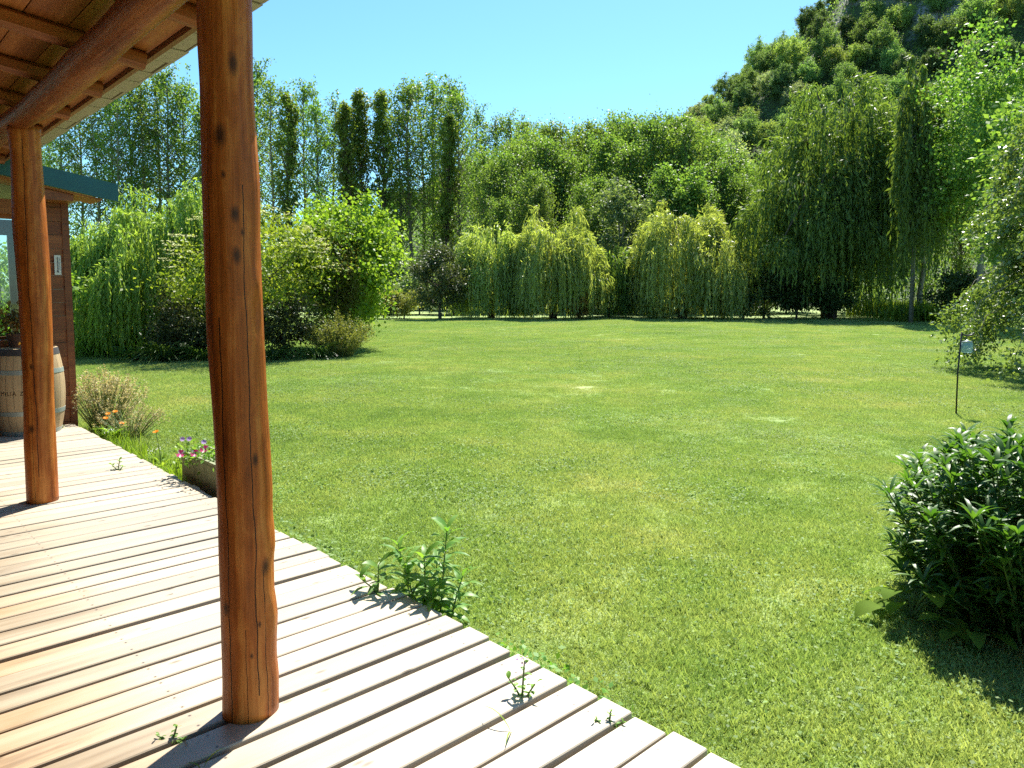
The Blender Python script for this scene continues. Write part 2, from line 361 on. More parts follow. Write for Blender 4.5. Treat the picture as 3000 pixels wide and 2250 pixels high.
# ---------------------------------------------------------------- ground, soil, hill
me = bpy.data.meshes.new('lawn')
gxs = np.concatenate([np.linspace(-400, -40, 10), np.linspace(-30, 30, 31), np.linspace(40, 400, 10)])
gys = np.concatenate([np.linspace(-60, 0, 7), np.linspace(2, 60, 30), np.linspace(70, 700, 14)])
GX, GY = np.meshgrid(gxs, gys, indexing='ij')
V = np.stack([GX, GY, np.zeros_like(GX)], -1).reshape(-1, 3)
ny = len(gys); idx = np.arange(len(V)).reshape(len(gxs), ny)
Q = np.stack([idx[:-1, :-1], idx[1:, :-1], idx[1:, 1:], idx[:-1, 1:]], -1).reshape(-1, 4)
tag(link('lawn', qmesh('lawn', V, Q), M['lawn']), 'wide mown green lawn running to the trees', 'lawn', kind='structure')
b = MB(); b.add([P(-2.5, -1.6, .004), P(-2.5, 2.06, .004), P(9.8, 2.06, .004), P(9.8, -1.6, .004)], [(0, 1, 2, 3)])
tag(b.build('soil', M['soil']), 'dark bare soil under the deck', 'soil', kind='structure')

PX_ = np.array([-400, -120, -68, -29.8, -8.5, 16, 34, 51, 72.5, 102, 128, 200, 400.])
PZ_ = np.array([-3, 2, 6, 19, 27, 32, 36, 49, 67, 96, 112, 120, 120.])
def hillz(X, Y):
    t = np.clip((Y-82)/103, 0, 1)
    t = t*t*(3-2*t)*.45+t*.55
    z = np.interp(X, PX_, PZ_)*t*np.where(Y > 185, 1-(Y-185)*.004, 1)
    return z+1.2*np.sin(X*.21+Y*.13)*t+1.5*np.sin(X*.07-Y*.17)*t-.6*(1-t)
xs = np.linspace(-150, 260, 165); ys = np.linspace(76, 300, 91)
GX, GY = np.meshgrid(xs, ys, indexing='ij')
V = np.stack([GX, GY, hillz(GX, GY)], -1).reshape(-1, 3)
idx = np.arange(len(V)).reshape(len(xs), len(ys))
Q = np.stack([idx[:-1, :-1], idx[1:, :-1], idx[1:, 1:], idx[:-1, 1:]], -1).reshape(-1, 4)
tag(link('hill', qmesh('hill', V, Q, True), M['hill']), 'steep wooded hillside rising to the right', 'hill', kind='structure')

# ---------------------------------------------------------------- deck
deck = empty('deck', P(4, 0, 0), 'weathered pale timber deck of wide boards with open gaps', 'deck')
dinv = Matrix.Translation(-Vector(P(4, 0, 0)))
u = -1.05; k = 0
while u < 9.82:
    wd = .135+random.uniform(-.004, .004); gap = random.choice((.014, .019, .022, .027, .033, .020))+random.uniform(-.002, .002)
    if u+wd > 9.845: break
    n0, n1 = -1.55+random.uniform(-.01, .01), 2.10+random.uniform(-.014, .014)
    seg = 16; Vv = []; ph = random.random()*6
    prof = [(-wd/2, -.046), (-wd/2, -.004), (-wd/2+.004, 0.), (wd/2-.004, 0.), (wd/2, -.004), (wd/2, -.046)]
    for i in range(seg+1):
        x = n0+(n1-n0)*i/seg
        e = .0020*math.sin(x*2.1+ph)+.0012*math.sin(x*5.3+ph*2)
        for j, (y, z) in enumerate(prof): Vv.append((x, y+e*(1 if j < 3 else -.6), z+.0012*math.sin(x*1.7+ph)))
    Fc = [(i*6+j, i*6+(j+1) % 6, (i+1)*6+(j+1) % 6, (i+1)*6+j) for i in range(seg) for j in range(6)]
    Fc = [f[::-1] for f in Fc]+[(0, 1, 2, 3, 4, 5), tuple(seg*6+j for j in (5, 4, 3, 2, 1, 0))]
    bb = MB(); bb.add(Vv, Fc)
    o = bb.build('deck_board', M['deck'], deck)
    p = P(u+wd/2, 0, DECK+random.uniform(-.0025, .0025))-P(4, 0, 0)
    o.location = p; o.rotation_euler = (0, 0, TH+random.uniform(-.003, .003))
    u += wd+gap; k += 1
for n in (-1.3, -.2, .9, 1.98):
    bb = MB(); bb.box((0, 0, 0), .05, 10.8, .10)
    o = bb.build('joist', M['joist'], deck); o.location = P(4.35, n, DECK-.100)-P(4, 0, 0); o.rotation_euler = (0, 0, TH)

# ---------------------------------------------------------------- verandah: posts, beam, rafters, ceiling, eave
ver = empty('verandah', P(4, 1.09, DECK), 'rustic log verandah with round posts, beam, rafters and shingled eave', 'verandah')
VO = P(4, 1.09, DECK)
def put(o, w):  # place a child at a world point
    o.location = np.array(w)-VO; return o
def log_post(name, cen, rads, zs, mat, sides=40, bumps=(), label=None):
    rng = np.random.default_rng(len(zs)+int(rads[0]*1e4)); nz = 84
    zz = np.linspace(zs[0], zs[-1], nz); cx = np.interp(zz, zs, [c[0] for c in cen]); cy = np.interp(zz, zs, [c[1] for c in cen]); rr = np.interp(zz, zs, rads)
    base = np.array([cx[0], cy[0], zs[0]]); Vv = []
    ph = rng.random(6)*6
    for i in range(nz):
        for k in range(sides):
            a = 2*PI*k/sides
            d = .010*math.sin(2*a+ph[0]+zz[i]*1.1)+.010*math.sin(3*a+ph[1]-zz[i]*2.)+.006*math.sin(5*a+ph[2]+zz[i]*3.7)+.004*math.sin(7*a+zz[i]*9)
            r = rr[i]*(1+d)
            for ba, bz, bw, bh, amp in bumps:
                da = (a-ba+PI) % (2*PI)-PI; r += amp*math.exp(-(da/bw)**2-((zz[i]-bz)/bh)**2)
            Vv.append((cx[i]+r*math.cos(a), cy[i]+r*math.sin(a), zz[i]))
    Fc = [(i*sides+k, i*sides+(k+1) % sides, (i+1)*sides+(k+1) % sides, (i+1)*sides+k) for i in range(nz-1) for k in range(sides)]
    Fc += [tuple(range(sides-1, -1, -1)), tuple((nz-1)*sides+k for k in range(sides))]
    bb = MB(); bb.add(Vv, Fc)
    o = bb.build(name, mat, ver, origin=base, smooth=True); put(o, base)
    if label: o['label'] = label
    return o
def edges_to_log(le, re, Y):
    """left and right outlines read off at heights -> centres, radii, heights at distance Y"""
    ys = sorted(set([p[1] for p in le]+[p[1] for p in re])); out = []
    for py in ys:
        l = np.interp(py, [p[1] for p in le], [p[0] for p in le]); r = np.interp(py, [p[1] for p in re], [p[0] for p in re])
        bb_ = (YC-py)/F_; d = np.array([0, math.cos(PT)+bb_*math.sin(PT), -math.sin(PT)+bb_*math.cos(PT)]); t = Y/d[1]
        out.append((EYE+d[2]*t, ((l+r)/2-1500)/F_*t, (r-l)/2/F_*t))
    out.sort(); return out
BL = [(579, -60), (580, 0), (584, 139), (591, 253), (594, 422), (597, 570), (601, 700), (611, 1000), (626, 1200), (634, 1317), (640, 1435), (643, 1500), (646, 1639), (650, 1753), (653, 1859), (657, 1985), (656, 2091), (656, 2160)]
BR = [(733, -60), (734, 0), (736, 42), (738, 203), (745, 346), (752, 456), (757, 527), (758, 612), (758, 700), (770, 1000), (780, 1200), (787, 1294), (792, 1365), (796, 1435), (796, 1500), (802, 1555), (805, 1597), (800, 1639), (802, 1728), (809, 1774), (813, 1812), (810, 1867), (810, 1922), (816, 1977), (816, 2070), (816, 2160)]
YB = 2.62
L = [q for q in edges_to_log(BL, BR, YB) if q[0] > DECK+.003]
L = [(DECK+.001, L[0][1], L[0][2])]+L; L += [(1.15+EYE, L[-1][1]-.005, L[-1][2])]
mb = log_mat('big log post stain', [(-1.95, 0, 1.45, .022), (-.95, .1, 1.9, .020), (-.62, -.1, .55, .016), (-1.35, 0, .35, .010), (-2.25, .9, 2.1, .010)], [(-1.75, 2.06, .05), (-1.66, 1.93, .02), (-1.30, 1.80, .038), (-1.27, 1.66, .04), (-1.02, 1.74, .02), (-1.20, 2.3, .05), (-2.1, .42, .035), (-.8, .95, .03), (-.5, .56, .045), (-1.15, .25, .014), (-.85, .36, .016)])
bigpost = log_post('post', [(q[1], YB) for q in L], [q[2]*.985 for q in L], [q[0] for q in L], mb, 56, bumps=[(-.55, .60, .25, .05, .007), (-.5, .53, .12, .06, -.016), (-.35, 1.73, .25, .04, .006), (-.3, 1.62, .1, .05, -.010)], label='nearest thick log post standing on the deck in front')
SL = [(28, 385), (37, 450), (43.5, 655), (61, 860), (69, 1013), (75, 1167), (76, 1300), (74, 1470), (74, 1500)]
SR = [(113, 385), (115, 450), (128, 614), (141, 783), (148.5, 962), (152.6, 1167), (158, 1300), (161, 1470), (161, 1500)]
YS = 5.36
L2 = [q for q in edges_to_log(SL, SR, YS) if q[0] > DECK+.003]
L2 = [(DECK+.001, L2[0][1], L2[0][2])]+L2; L2 += [(1.15+EYE, L2[-1][1], L2[-1][2])]
ms = log_mat('far log post stain', [(-1.15, .2, 2.6, .02), (-1.45, -.1, .8, .012)], [(-1.5, .55, .05), (-1.3, 1.0, .03)])
smallpost = log_post('post', [(q[1], YS) for q in L2], [q[2] for q in L2], [q[0] for q in L2], ms, 40, label='farther log post with a sunlit right edge beside the barrel')
# beam along u
mbm = log_mat('log beam stain', [(.6, -9, 9, .015)], [(-.4, 1.1, .05), (.3, 2.7, .06), (-.9, 4.2, .05), (.1, 5.4, .06)], (.09, .02, .005), (.20, .055, .012), (.32, .115, .032))
bm = MB(); rr = np.random.default_rng(5); ph = rr.random(8)*6; pts = []; rad = []
for i in range(60):
    x = -4.8+9.6*i/59; pts.append((.012*math.sin(x*1.3), .012*math.sin(x*.9+1), x)); rad.append(.087+.004*math.sin(x*2.2)+.003*math.sin(x*6))
bm.tube(pts, rad, 28, True, lambda i, k: .03*math.sin(2*PI*k/28*3+i*.2)+.02*math.sin(2*PI*k/28*5+i*.33))
beam = bm.build('beam', mbm, ver, smooth=True); put(beam, P(4.2, 1.095, EYE+1.212))
beam.rotation_euler = Matrix(((N[0], 0, U[0]), (N[1], 0, U[1]), (0, 1, 0))).to_4x4().to_euler() if False else Matrix([[N[0], 0*0+0, U[0]], [N[1], 0, U[1]], [0, -1, 0]]).to_euler()
SLOPE = -.124
def rz_(n): return EYE+1.321+SLOPE*(n-1.104)       # rafter underside
def cz_(n): return EYE+1.376+SLOPE*(n-1.47)        # ceiling underside
tilt = math.atan(SLOPE)
AXR = [N*math.cos(tilt)+Z*math.sin(tilt), U, np.cross(N*math.cos(tilt)+Z*math.sin(tilt), U)]
def frame_obj(o, w, X, Yv):
    X = Vector(X).normalized(); Yv = Vector(Yv).normalized(); Zv = X.cross(Yv)
    o.rotation_euler = Matrix((X, Yv, Zv)).transposed().to_euler(); return put(o, w)
for i in range(12):
    uu = 4.66-.88*3+.88*i+random.uniform(-.02, .02)
    n0, n1 = -1.5, 1.445+random.uniform(-.012, .012)
    Ln = (n1-n0)/math.cos(tilt); mid = (n0+n1)/2; bb = MB(); seg = 22; Vv = []; hh = .098; ph = random.random()*6; wr = .040+random.uniform(-.004, .006)
    for j in range(seg+1):
        x = -Ln/2+Ln*j/seg
        for k in range(12):
            a = 2*PI*k/12; ca, sa = math.cos(a), math.sin(a)
            p4 = (abs(ca)**4+abs(sa)**4)**-.25 if j > seg*.72 else 1.0
            wv = 1.06+.06*math.sin(x*3+ph+k)
            Vv.append((x, ca*p4*wr*wv+.006*math.sin(x*1.4+ph), hh/2+sa*p4*hh/2*.97+.004*math.sin(x*2+ph)*(sa < 0)))
    Fc = [(a*12+k, a*12+(k+1) % 12, (a+1)*12+(k+1) % 12, (a+1)*12+k) for a in range(seg) for k in range(12)]
    Fc += [tuple(range(11, -1, -1)), tuple(seg*12+k for k in range(12))]
    bb.add(Vv, [f[::-1] for f in Fc] if False else Fc)
    o = bb.build('rafter', M['raft'], ver, smooth=False); frame_obj(o, P(uu, mid, rz_(mid)), AXR[0], U)
# ceiling boards run along u, laid side by side from the eave inwards
n = 1.475; k = 0
while n > -1.5:
    wd = .205; bb = MB(); bb.box((0, 0, .010), 11.6, wd-.004, .02)
    o = bb.build('ceiling_board', M['ceil'], ver); frame_obj(o, P(4.2, n-wd/2, cz_(n-wd/2)+.001*(k % 2)), U, -AXR[0]); n -= wd; k += 1
bb = MB(); bb.box((0, 0, 0), .03, 11.4, .035); o = bb.build('eave_batten', M['batten'], ver); frame_obj(o, P(4.2, 1.492, EYE+1.362), N, U)
uu = -1.5; k = 0
while uu < 9.9:
    wd = .31+random.uniform(-.05, .05); bb = MB(); bb.box((0, 0, 0), .22, wd-.016, .014)
    o = bb.build('shingle', M['shingle'], ver); frame_obj(o, P(uu+wd/2, 1.54+random.uniform(-.006, .006), EYE+1.390+random.uniform(-.003, .003)), N*math.cos(.02)+Z*math.sin(-.02), U); uu += wd
bb = MB(); bb.box((0, 0, 0), 3.16, 11.5, .05); o = bb.build('roofing', M['bark'], ver); frame_obj(o, P(4.2, .07, cz_(.07)+.052), AXR[0], U)
# unseen timber house wall behind the viewer, added for warm bounce on the posts
for i in range(16):
    bb = MB(); bb.box((0, 0, 0), 11, .04, .195); o = bb.build('wall_board', M['stain'], ver); frame_obj(o, P(4.0, -1.62, DECK+.1+i*.2), U, N)

# ---------------------------------------------------------------- cabin at the end of the deck
CU = 9.86; CO = P(CU, 1.2, 0)
cab = empty('cabin', CO, 'small red-brown timber cabin with teal roof edge at the deck end', 'cabin')
def cput(o, w, X=N, Yv=U):
    X = Vector(X).normalized(); Yv = Vector(Yv).normalized()
    o.rotation_euler = Matrix((X, Yv, X.cross(Yv))).transposed().to_euler(); o.location = np.array(w)-CO; return o
def cbox(name, n0, n1, u0, u1, z0, z1, mat, parent=None):
    bb = MB(); bb.box((0, 0, 0), n1-n0, u1-u0, z1-z0); o = bb.build(name, mat, parent or cab)
    return cput(o, P((u0+u1)/2, (n0+n1)/2, (z0+z1)/2)) if parent is None else o
hw = (EYE+1.02)
# front wall: boards each side of a window opening (n .55 .. 1.92, z 1.15 .. 2.5)
i = 0; z = .02
while z < hw-.02:
    h = min(.155, hw-z)
    t = .0 if i % 2 else .012
    segs = [(1.93, 2.10)] + ([(-1.5, .55)]) + ([(.55, 1.93)] if (z+h <= 1.16 or z >= 2.5) else [])
    for (a, c_) in segs: cbox('wall_board', a, c_, CU-t, CU+.05, z, z+h-.004, M['stain'])
    z += h; i += 1
cbox('corner_board', 2.10, 2.172, CU-.022, CU+.11, 0, hw, M['stain'])
cbox('side_wall', 2.105, 2.15, CU+.11, CU+3.0, 0, hw, M['stain'])
wf = empty('window', P(CU, 1.235, 1.8)-CO); wf.parent = cab; wf.rotation_euler = (0, 0, TH)
def wbox(name, x0, x1, y0, y1, z0, z1, mat):
    bb = MB(); bb.box(((x0+x1)/2, (y0+y1)/2, (z0+z1)/2), x1-x0, y1-y0, z1-z0); return bb.build(name, mat, wf)
WZ0, WZ1 = 1.16-1.8, 2.5-1.8
bb = MB()
bb.box((.672, .0, (WZ0+WZ1)/2), .055, .09, WZ1-WZ0+.11); bb.box((-.672, .0, (WZ0+WZ1)/2), .055, .09, WZ1-WZ0+.11)
bb.box((0, .002, WZ1+.0275), 1.288, .088, .055); bb.box((0, .002, WZ0-.0275), 1.288, .088, .055); bb.build('frame', M['stain'], wf)
gm, gnt, gout = newmat('window glass'); g1 = nd(gnt, 'ShaderNodeBsdfTransparent'); g1.inputs[0].default_value = (.82, .88, .86, 1); g2 = nd(gnt, 'ShaderNodeBsdfGlossy', Roughness=.03)
gmx = nd(gnt, 'ShaderNodeMixShader', Fac=.06); gnt.links.new(g1.outputs[0], gmx.inputs[1]); gnt.links.new(g2.outputs[0], gmx.inputs[2]); gnt.links.new(gmx.outputs[0], gout.inputs[0])
wbox('pane', -.643, .643, .01, .016, WZ0+.002, WZ1-.002, gm)
wbox('sill', -.72, .72, -.075, -.046, WZ0-.06, WZ0-.03, M['stain'])
# back wall with a matching wide window, left open to the garden
for nm, a, c_, z0, z1 in (('back_wall', -1.5, .0, 0, hw), ('back_wall', .0, 2.104, 0, 1.05), ('back_wall', .0, 2.104, 2.5, hw), ('back_wall', 2.03, 2.104, 1.052, 2.498)):
    cbox(nm, a, c_, CU+2.9, CU+2.95, z0, z1, M['stain'])
# roof, gable trim
rs = -.172
def rzc(n): return EYE+1.345+rs*(n-1.81)
bb = MB(); A = [(-2.0, 9.40), (2.55, 9.40), (2.55, 13.2), (-2.0, 13.2)]
bb.hexa([P(u_, n_, rzc(n_)-.05) for n_, u_ in A]+[P(u_, n_, rzc(n_)) for n_, u_ in A]); o = bb.build('roof', M['shingle'], cab, origin=CO)
A = [(-2.0, 9.36), (2.58, 9.36), (2.58, 9.398), (-2.0, 9.398)]
bb = MB(); bb.hexa([P(u_, n_, rzc(n_)-.19) for n_, u_ in A]+[P(u_, n_, rzc(n_)+.008) for n_, u_ in A]); bb.build('fascia', M['teal'], cab, origin=CO)
A = [(-1.9, 9.402), (2.42, 9.402), (2.42, 9.86), (-1.9, 9.86)]
bb = MB(); bb.hexa([P(u_, n_, rzc(n_)-.215) for n_, u_ in A]+[P(u_, n_, rzc(n_)-.195) for n_, u_ in A]); bb.build('soffit', M['ceil'], cab, origin=CO)
A = [(1.86, 9.44), (2.14, 9.44), (2.14, 9.83), (1.86, 9.83)]
bb = MB(); bb.hexa([P(u_, n_, EYE+1.0) for n_, u_ in A]+[P(u_, n_, rzc(n_)-.22) for n_, u_ in A]); bb.build('plate_beam', M['stain'], cab, origin=CO)
cbox('lintel_beam', -1.5, 1.855, CU-.16, CU-.03, EYE+.84, EYE+1.0, M['ceil'])

# thermometer on the wall
tp = P(CU-.034, 2.035, EYE+.30); th = empty('wall_thermometer', tp, 'small white wall thermometer on the red-brown cabin boards', 'thermometer', rz=TH)
bb = MB(); bb.box((0, 0, 0), .066, .014, .225); bb.build('plate', M['white'], th)
bb = MB(); bb.box((0, -.010, .015), .008, .006, .15); bb.box((0, -.010, -.075), .016, .006, .02)
for k in range(9): bb.box((.018, -.0095, -.05+k*.016), .014, .005, .003)
bb.build('scale', M['inkmark'], th)

# ---------------------------------------------------------------- barrel and what stands on it
def barrel_mat():
    m, nt, out = newmat('oak staves')
    tc = nd(nt, 'ShaderNodeTexCoord'); v = tc.outputs['Object']; sx = nd(nt, 'ShaderNodeSeparateXYZ'); nt.links.new(v, sx.inputs[0])
    ang = mth(nt, 'ARCTAN2', sx.outputs['Y'], sx.outputs['X'])
    t = mth(nt, 'MULTIPLY', ang, 26/(2*PI)); fr = mth(nt, 'FRACT', t); fl = mth(nt, 'FLOOR', t)
    seam = mth(nt, 'LESS_THAN', fr, .05)
    wn = nd(nt, 'ShaderNodeTexWhiteNoise', noise_dimensions='1D'); nt.links.new(fl, wn.inputs['W'])
    f = noise(nt, mapping(nt, v, (24, 24, 1.2)), 1., 5.)
    c = mixc(nt, mth(nt, 'ADD', mth(nt, 'MULTIPLY', f, .6), mth(nt, 'MULTIPLY', wn.outputs[0], .4)), (.25, .155, .07), (.55, .41, .235))
    c = mixc(nt, seam, c, (.06, .035, .018))
    b = nd(nt, 'ShaderNodeBsdfPrincipled', Roughness=.6); nt.links.new(c, b.inputs['Base Color'])
    bp = nd(nt, 'ShaderNodeBump', Strength=.4, Distance=.004); nt.links.new(mth(nt, 'SUBTRACT', f, mth(nt, 'MULTIPLY', seam, 2)), bp.inputs['Height']); nt.links.new(bp.outputs[0], b.inputs['Normal'])
    nt.links.new(b.outputs[0], out.inputs[0]); return m
BC = np.array([-5.285, 8.06, DECK]); BH = .93
bar = empty('wine_barrel', BC, 'old oak wine barrel with grey hoops standing on the deck', 'barrel')
def brad(z):
    t = (z/BH-.5)*2; return .335-.058*t*t
bb = MB(); bb.lathe([(brad(0)-.02, .0), (brad(0), .003)]+[(brad(z), z) for z in np.linspace(.03, BH-.003, 24)]+[(brad(BH)-.02, BH), (brad(BH)-.024, BH-.03)], 78)
bb.build('staves', barrel_mat(), bar, smooth=False)
for z0, z1, mt in ((.0, .045, 'steel'), (.215, .265, 'steel'), (.655, .705, 'steel'), (BH-.075, BH-.002, 'darklid')):
    bb = MB(); pr = [(brad(z)+.0035, z) for z in np.linspace(z0+.002, z1, 4)]
    V0 = []; m_ = len(pr); sd_ = 64
    ring = pr+[(r-.003, z) for r, z in pr[::-1]]
    for r_, z_ in ring:
        for k in range(sd_): V0.append((r_*math.cos(2*PI*k/sd_), r_*math.sin(2*PI*k/sd_), z_))
    q_ = len(ring); bb.add(V0, [(i*sd_+k, i*sd_+(k+1) % sd_, ((i+1) % q_)*sd_+(k+1) % sd_, ((i+1) % q_)*sd_+k) for i in range(q_) for k in range(sd_)])
    bb.build('hoop', M[mt], bar, smooth=False)
bb = MB(); bb.lathe([(brad(BH)-.026, BH-.05), (brad(BH)-.026, BH-.035)], 48); bb.build('head', M['darklid'], bar)
fc = bpy.data.curves.new('lettering', 'FONT'); fc.body = 'FAMILIA ZU'; fc.size = .062; fc.space_character = 1.18; fc.extrude = 0
fo = bpy.data.objects.new('lettering', fc); COL.objects.link(fo)
bpy.context.view_layer.update()
dg = bpy.context.evaluated_depsgraph_get(); me = bpy.data.meshes.new_from_object(fo.evaluated_get(dg)); bpy.data.objects.remove(fo)
face = math.atan2(-BC[1], -BC[0]); xs_ = [v.co.x for v in me.vertices]; x0 = max(xs_)
zt = BH*.475
for v in me.vertices:
    z = zt+v.co.y; r = brad(z)+.0022; a = face-.03+(v.co.x-x0)/r
    v.co = (r*math.cos(a), r*math.sin(a), z)
lo = link('lettering', me, M['ink'], bar)

def leaves(C, D, Nn, L, W, fold=.12, bend=.0):
    """one kite-shaped leaf per row: base C, direction D, face normal Nn"""
    n_ = len(C); L = np.broadcast_to(np.asarray(L, float), (n_,))[:, None]; W = np.broadcast_to(np.asarray(W, float), (n_,))[:, None]
    D = nrm(D); Sd = nrm(np.cross(D, Nn)); Nn = np.cross(Sd, D)
    V = np.empty((n_, 4, 3)); V[:, 0] = C
    V[:, 1] = C+D*L*.45+Sd*W*.5+Nn*W*fold; V[:, 2] = C+D*L-Nn*L*bend; V[:, 3] = C+D*L*.45-Sd*W*.5+Nn*W*fold
    return V.reshape(-1, 3)
def quads(V): return np.arange(len(V)).reshape(-1, 4)
def ru(rng, n_): return nrm(rng.normal(size=(n_, 3)))
def longleaves(rng, C, D, L, W, droop=.3, seg=4):
    """curved lance leaves as strips of quads, arching under their own weight"""
    Vs = []; Qs = []; k = 0
    n_ = len(C); D = nrm(D)
    Sd = nrm(np.cross(D, np.tile([0, 0, 1.], (n_, 1)))+rng.normal(size=(n_, 3))*.15)
    prof = np.sin(np.linspace(.06, .985, seg+1)*PI)**.8
    L = np.broadcast_to(np.asarray(L, float), (n_,))[:, None]; W = np.broadcast_to(np.asarray(W, float), (n_,))[:, None]
    p = C.copy(); d = D.copy(); rows = []
    for i in range(seg+1):
        rows.append((p-Sd*W*.5*prof[i]+Z*W*.10*prof[i], p+Sd*W*.5*prof[i]+Z*W*.10*prof[i], p.copy()))
        p = p+d*L/seg; d = nrm(d+np.array([0, 0, -1.])*droop/seg*1.6)
    V = np.stack([np.stack(r_, 1) for r_ in rows], 1)       # n, seg+1, 3(l,r,m), 3
    idx_ = np.arange(n_*(seg+1)*3).reshape(n_, seg+1, 3)
    q1 = np.stack([idx_[:, :-1, 0], idx_[:, :-1, 2], idx_[:, 1:, 2], idx_[:, 1:, 0]], -1).reshape(-1, 4)
    q2 = np.stack([idx_[:, :-1, 2], idx_[:, :-1, 1], idx_[:, 1:, 1], idx_[:, 1:, 2]], -1).reshape(-1, 4)
    return V.reshape(-1, 3), np.concatenate([q1, q2])
def leafobj(name, V, Q, mat, parent, smooth=False): return link(name, qmesh(name, V, Q, smooth), mat, parent)

def clump_leaves(rng, cen, rad, cnt, L, W, droop=.2, shell=.35):
    Vs = []
    for c, r, k in zip(cen, rad, cnt):
        d = ru(rng, k); q = np.minimum(np.abs(rng.normal(size=k))*(.95-.35*shell)+.10, 1.9)
        C = np.array(c)+d*q[:, None]*np.array(r)
        D = d*.7+rng.normal(size=(k, 3))*.7+np.array([0, 0, -droop]); Nn = np.array([0, 0, 1.])*.6+rng.normal(size=(k, 3))*.7
        s_ = rng.uniform(.65, 1.3, k)
        Vs.append(leaves(C, D, Nn, L*s_, W*s_))
    return np.concatenate(Vs)

# plant pot and its plant, pale pot: on the barrel
pz = DECK+BH
pp = empty('potted_plant', (BC[0]-.10, BC[1]-.02, pz), 'reddish leafy plant in a brown pot standing on the barrel', 'potted plant')
bb = MB(); bb.lathe([(.07, 0), (.095, .13), (.105, .135), (.105, .155), (.092, .155), (.088, .14)], 24); bb.build('pot', M['terra'], pp, smooth=False)
rg = np.random.default_rng(3)
V = clump_leaves(rg, [(0, 0, .28), (.08, .03, .33), (-.1, .02, .3), (.02, -.08, .25)], [(.12, .12, .12)]*4, [60]*4, .07, .035); leafobj('foliage', V, quads(V), M['rust'], pp)
gp = empty('pale_pot', (BC[0]+.185, BC[1]+.02, pz), 'tall pale grey-green pot on the barrel, half hidden by the farther log post', 'pot')
bb = MB(); bb.lathe([(.045, 0), (.062, .06), (.068, .2), (.066, .33), (.07, .335), (.07, .35), (.06, .35), (.058, .33)], 24); bb.build('body', M['palepot'], gp, smooth=True)
bb = MB(); bb.lathe([(.055, .325), (.055, .335)], 20); bb.build('soil', M['soil'], gp)

# ---------------------------------------------------------------- trees: generators (each returns a thing: Empty > trunk, crown)
def tree_thing(name, label, cat, group, trunk_mb, V, Q, leafm, barkm):
    o = empty(name, (0, 0, 0), label, cat, group)
    if trunk_mb: trunk_mb.build('trunk', barkm, o, smooth=True)
    leafobj('crown', V, Q, leafm, o)
    return o
def place(o, x, y, rz=0, s=1., sz=None, z=0., label=None, name=None):
    o.location = (x, y, z); o.rotation_euler = (0, 0, rz); o.scale = (s, s, sz or s)
    if label: o['label'] = label
    return o
def broad(rng, H, Rr, cb, ncl, nleaf, L, W, name, label, leafm, barkm, group=None, cat='tree', trunk_r=None, cr=(.24, .40), droop=.2, squash=.75, top=1., trunk=True, irregular=.25):
    """rounded crown built of many leaf clumps hung on limbs"""
    cen = []; rad = []; cz = (H+cb)/2; hz = (H-cb)/2
    for i in range(ncl):
        d = ru(rng, 1)[0]; q = rng.uniform(.40, .92)*(1+rng.normal()*irregular*.3)
        z = cz+d[2]*hz*q*.95; t = (z-cb)/(H-cb); wf_ = math.sin(min(max(t, .02), .98)**top*PI)**.55
        c = np.array([d[0]*Rr*q, d[1]*Rr*q, z]); c[:2] *= (.55+.55*wf_)
        r = Rr*rng.uniform(*cr); cen.append(c); rad.append((r, r, r*squash))
    vol = np.array([r[0]**2 for r in rad]); cnt = np.maximum(4, (vol/vol.sum()*nleaf).astype(int))
    V = clump_leaves(rng, cen, rad, cnt, L, W, droop, .55)
    tb = None
    if trunk:
        tr = trunk_r or H*.022; tb = MB(); n_ = 7; sway = rng.normal(size=(n_, 2))*H*.012
        path = [(sway[i, 0]*i/3, sway[i, 1]*i/3, (cb+.62*(H-cb))*i/(n_-1)) for i in range(n_)]
        tb.tube(path, [tr*(1.25 if i == 0 else 1)*(1-.72*i/(n_-1)) for i in range(n_)], 8)
        for c in [cen[i] for i in rng.permutation(ncl)[:min(ncl, 14)]]:
            zb = min(max(c[2]*.62, cb*.7), path[-1][2]*.95); f = zb/path[-1][2]*(n_-1); i = int(f); a = np.array(path[i])+(np.array(path[min(i+1, n_-1)])-np.array(path[i]))*(f-i)
            mid = (a+c)/2+np.array([0, 0, -.06*H*rng.random()])
            tb.tube([a, mid, c], [tr*.42, tr*.26, tr*.08], 5, False)
    return tree_thing(name, label, cat, group, tb, V, quads(V), leafm, barkm)
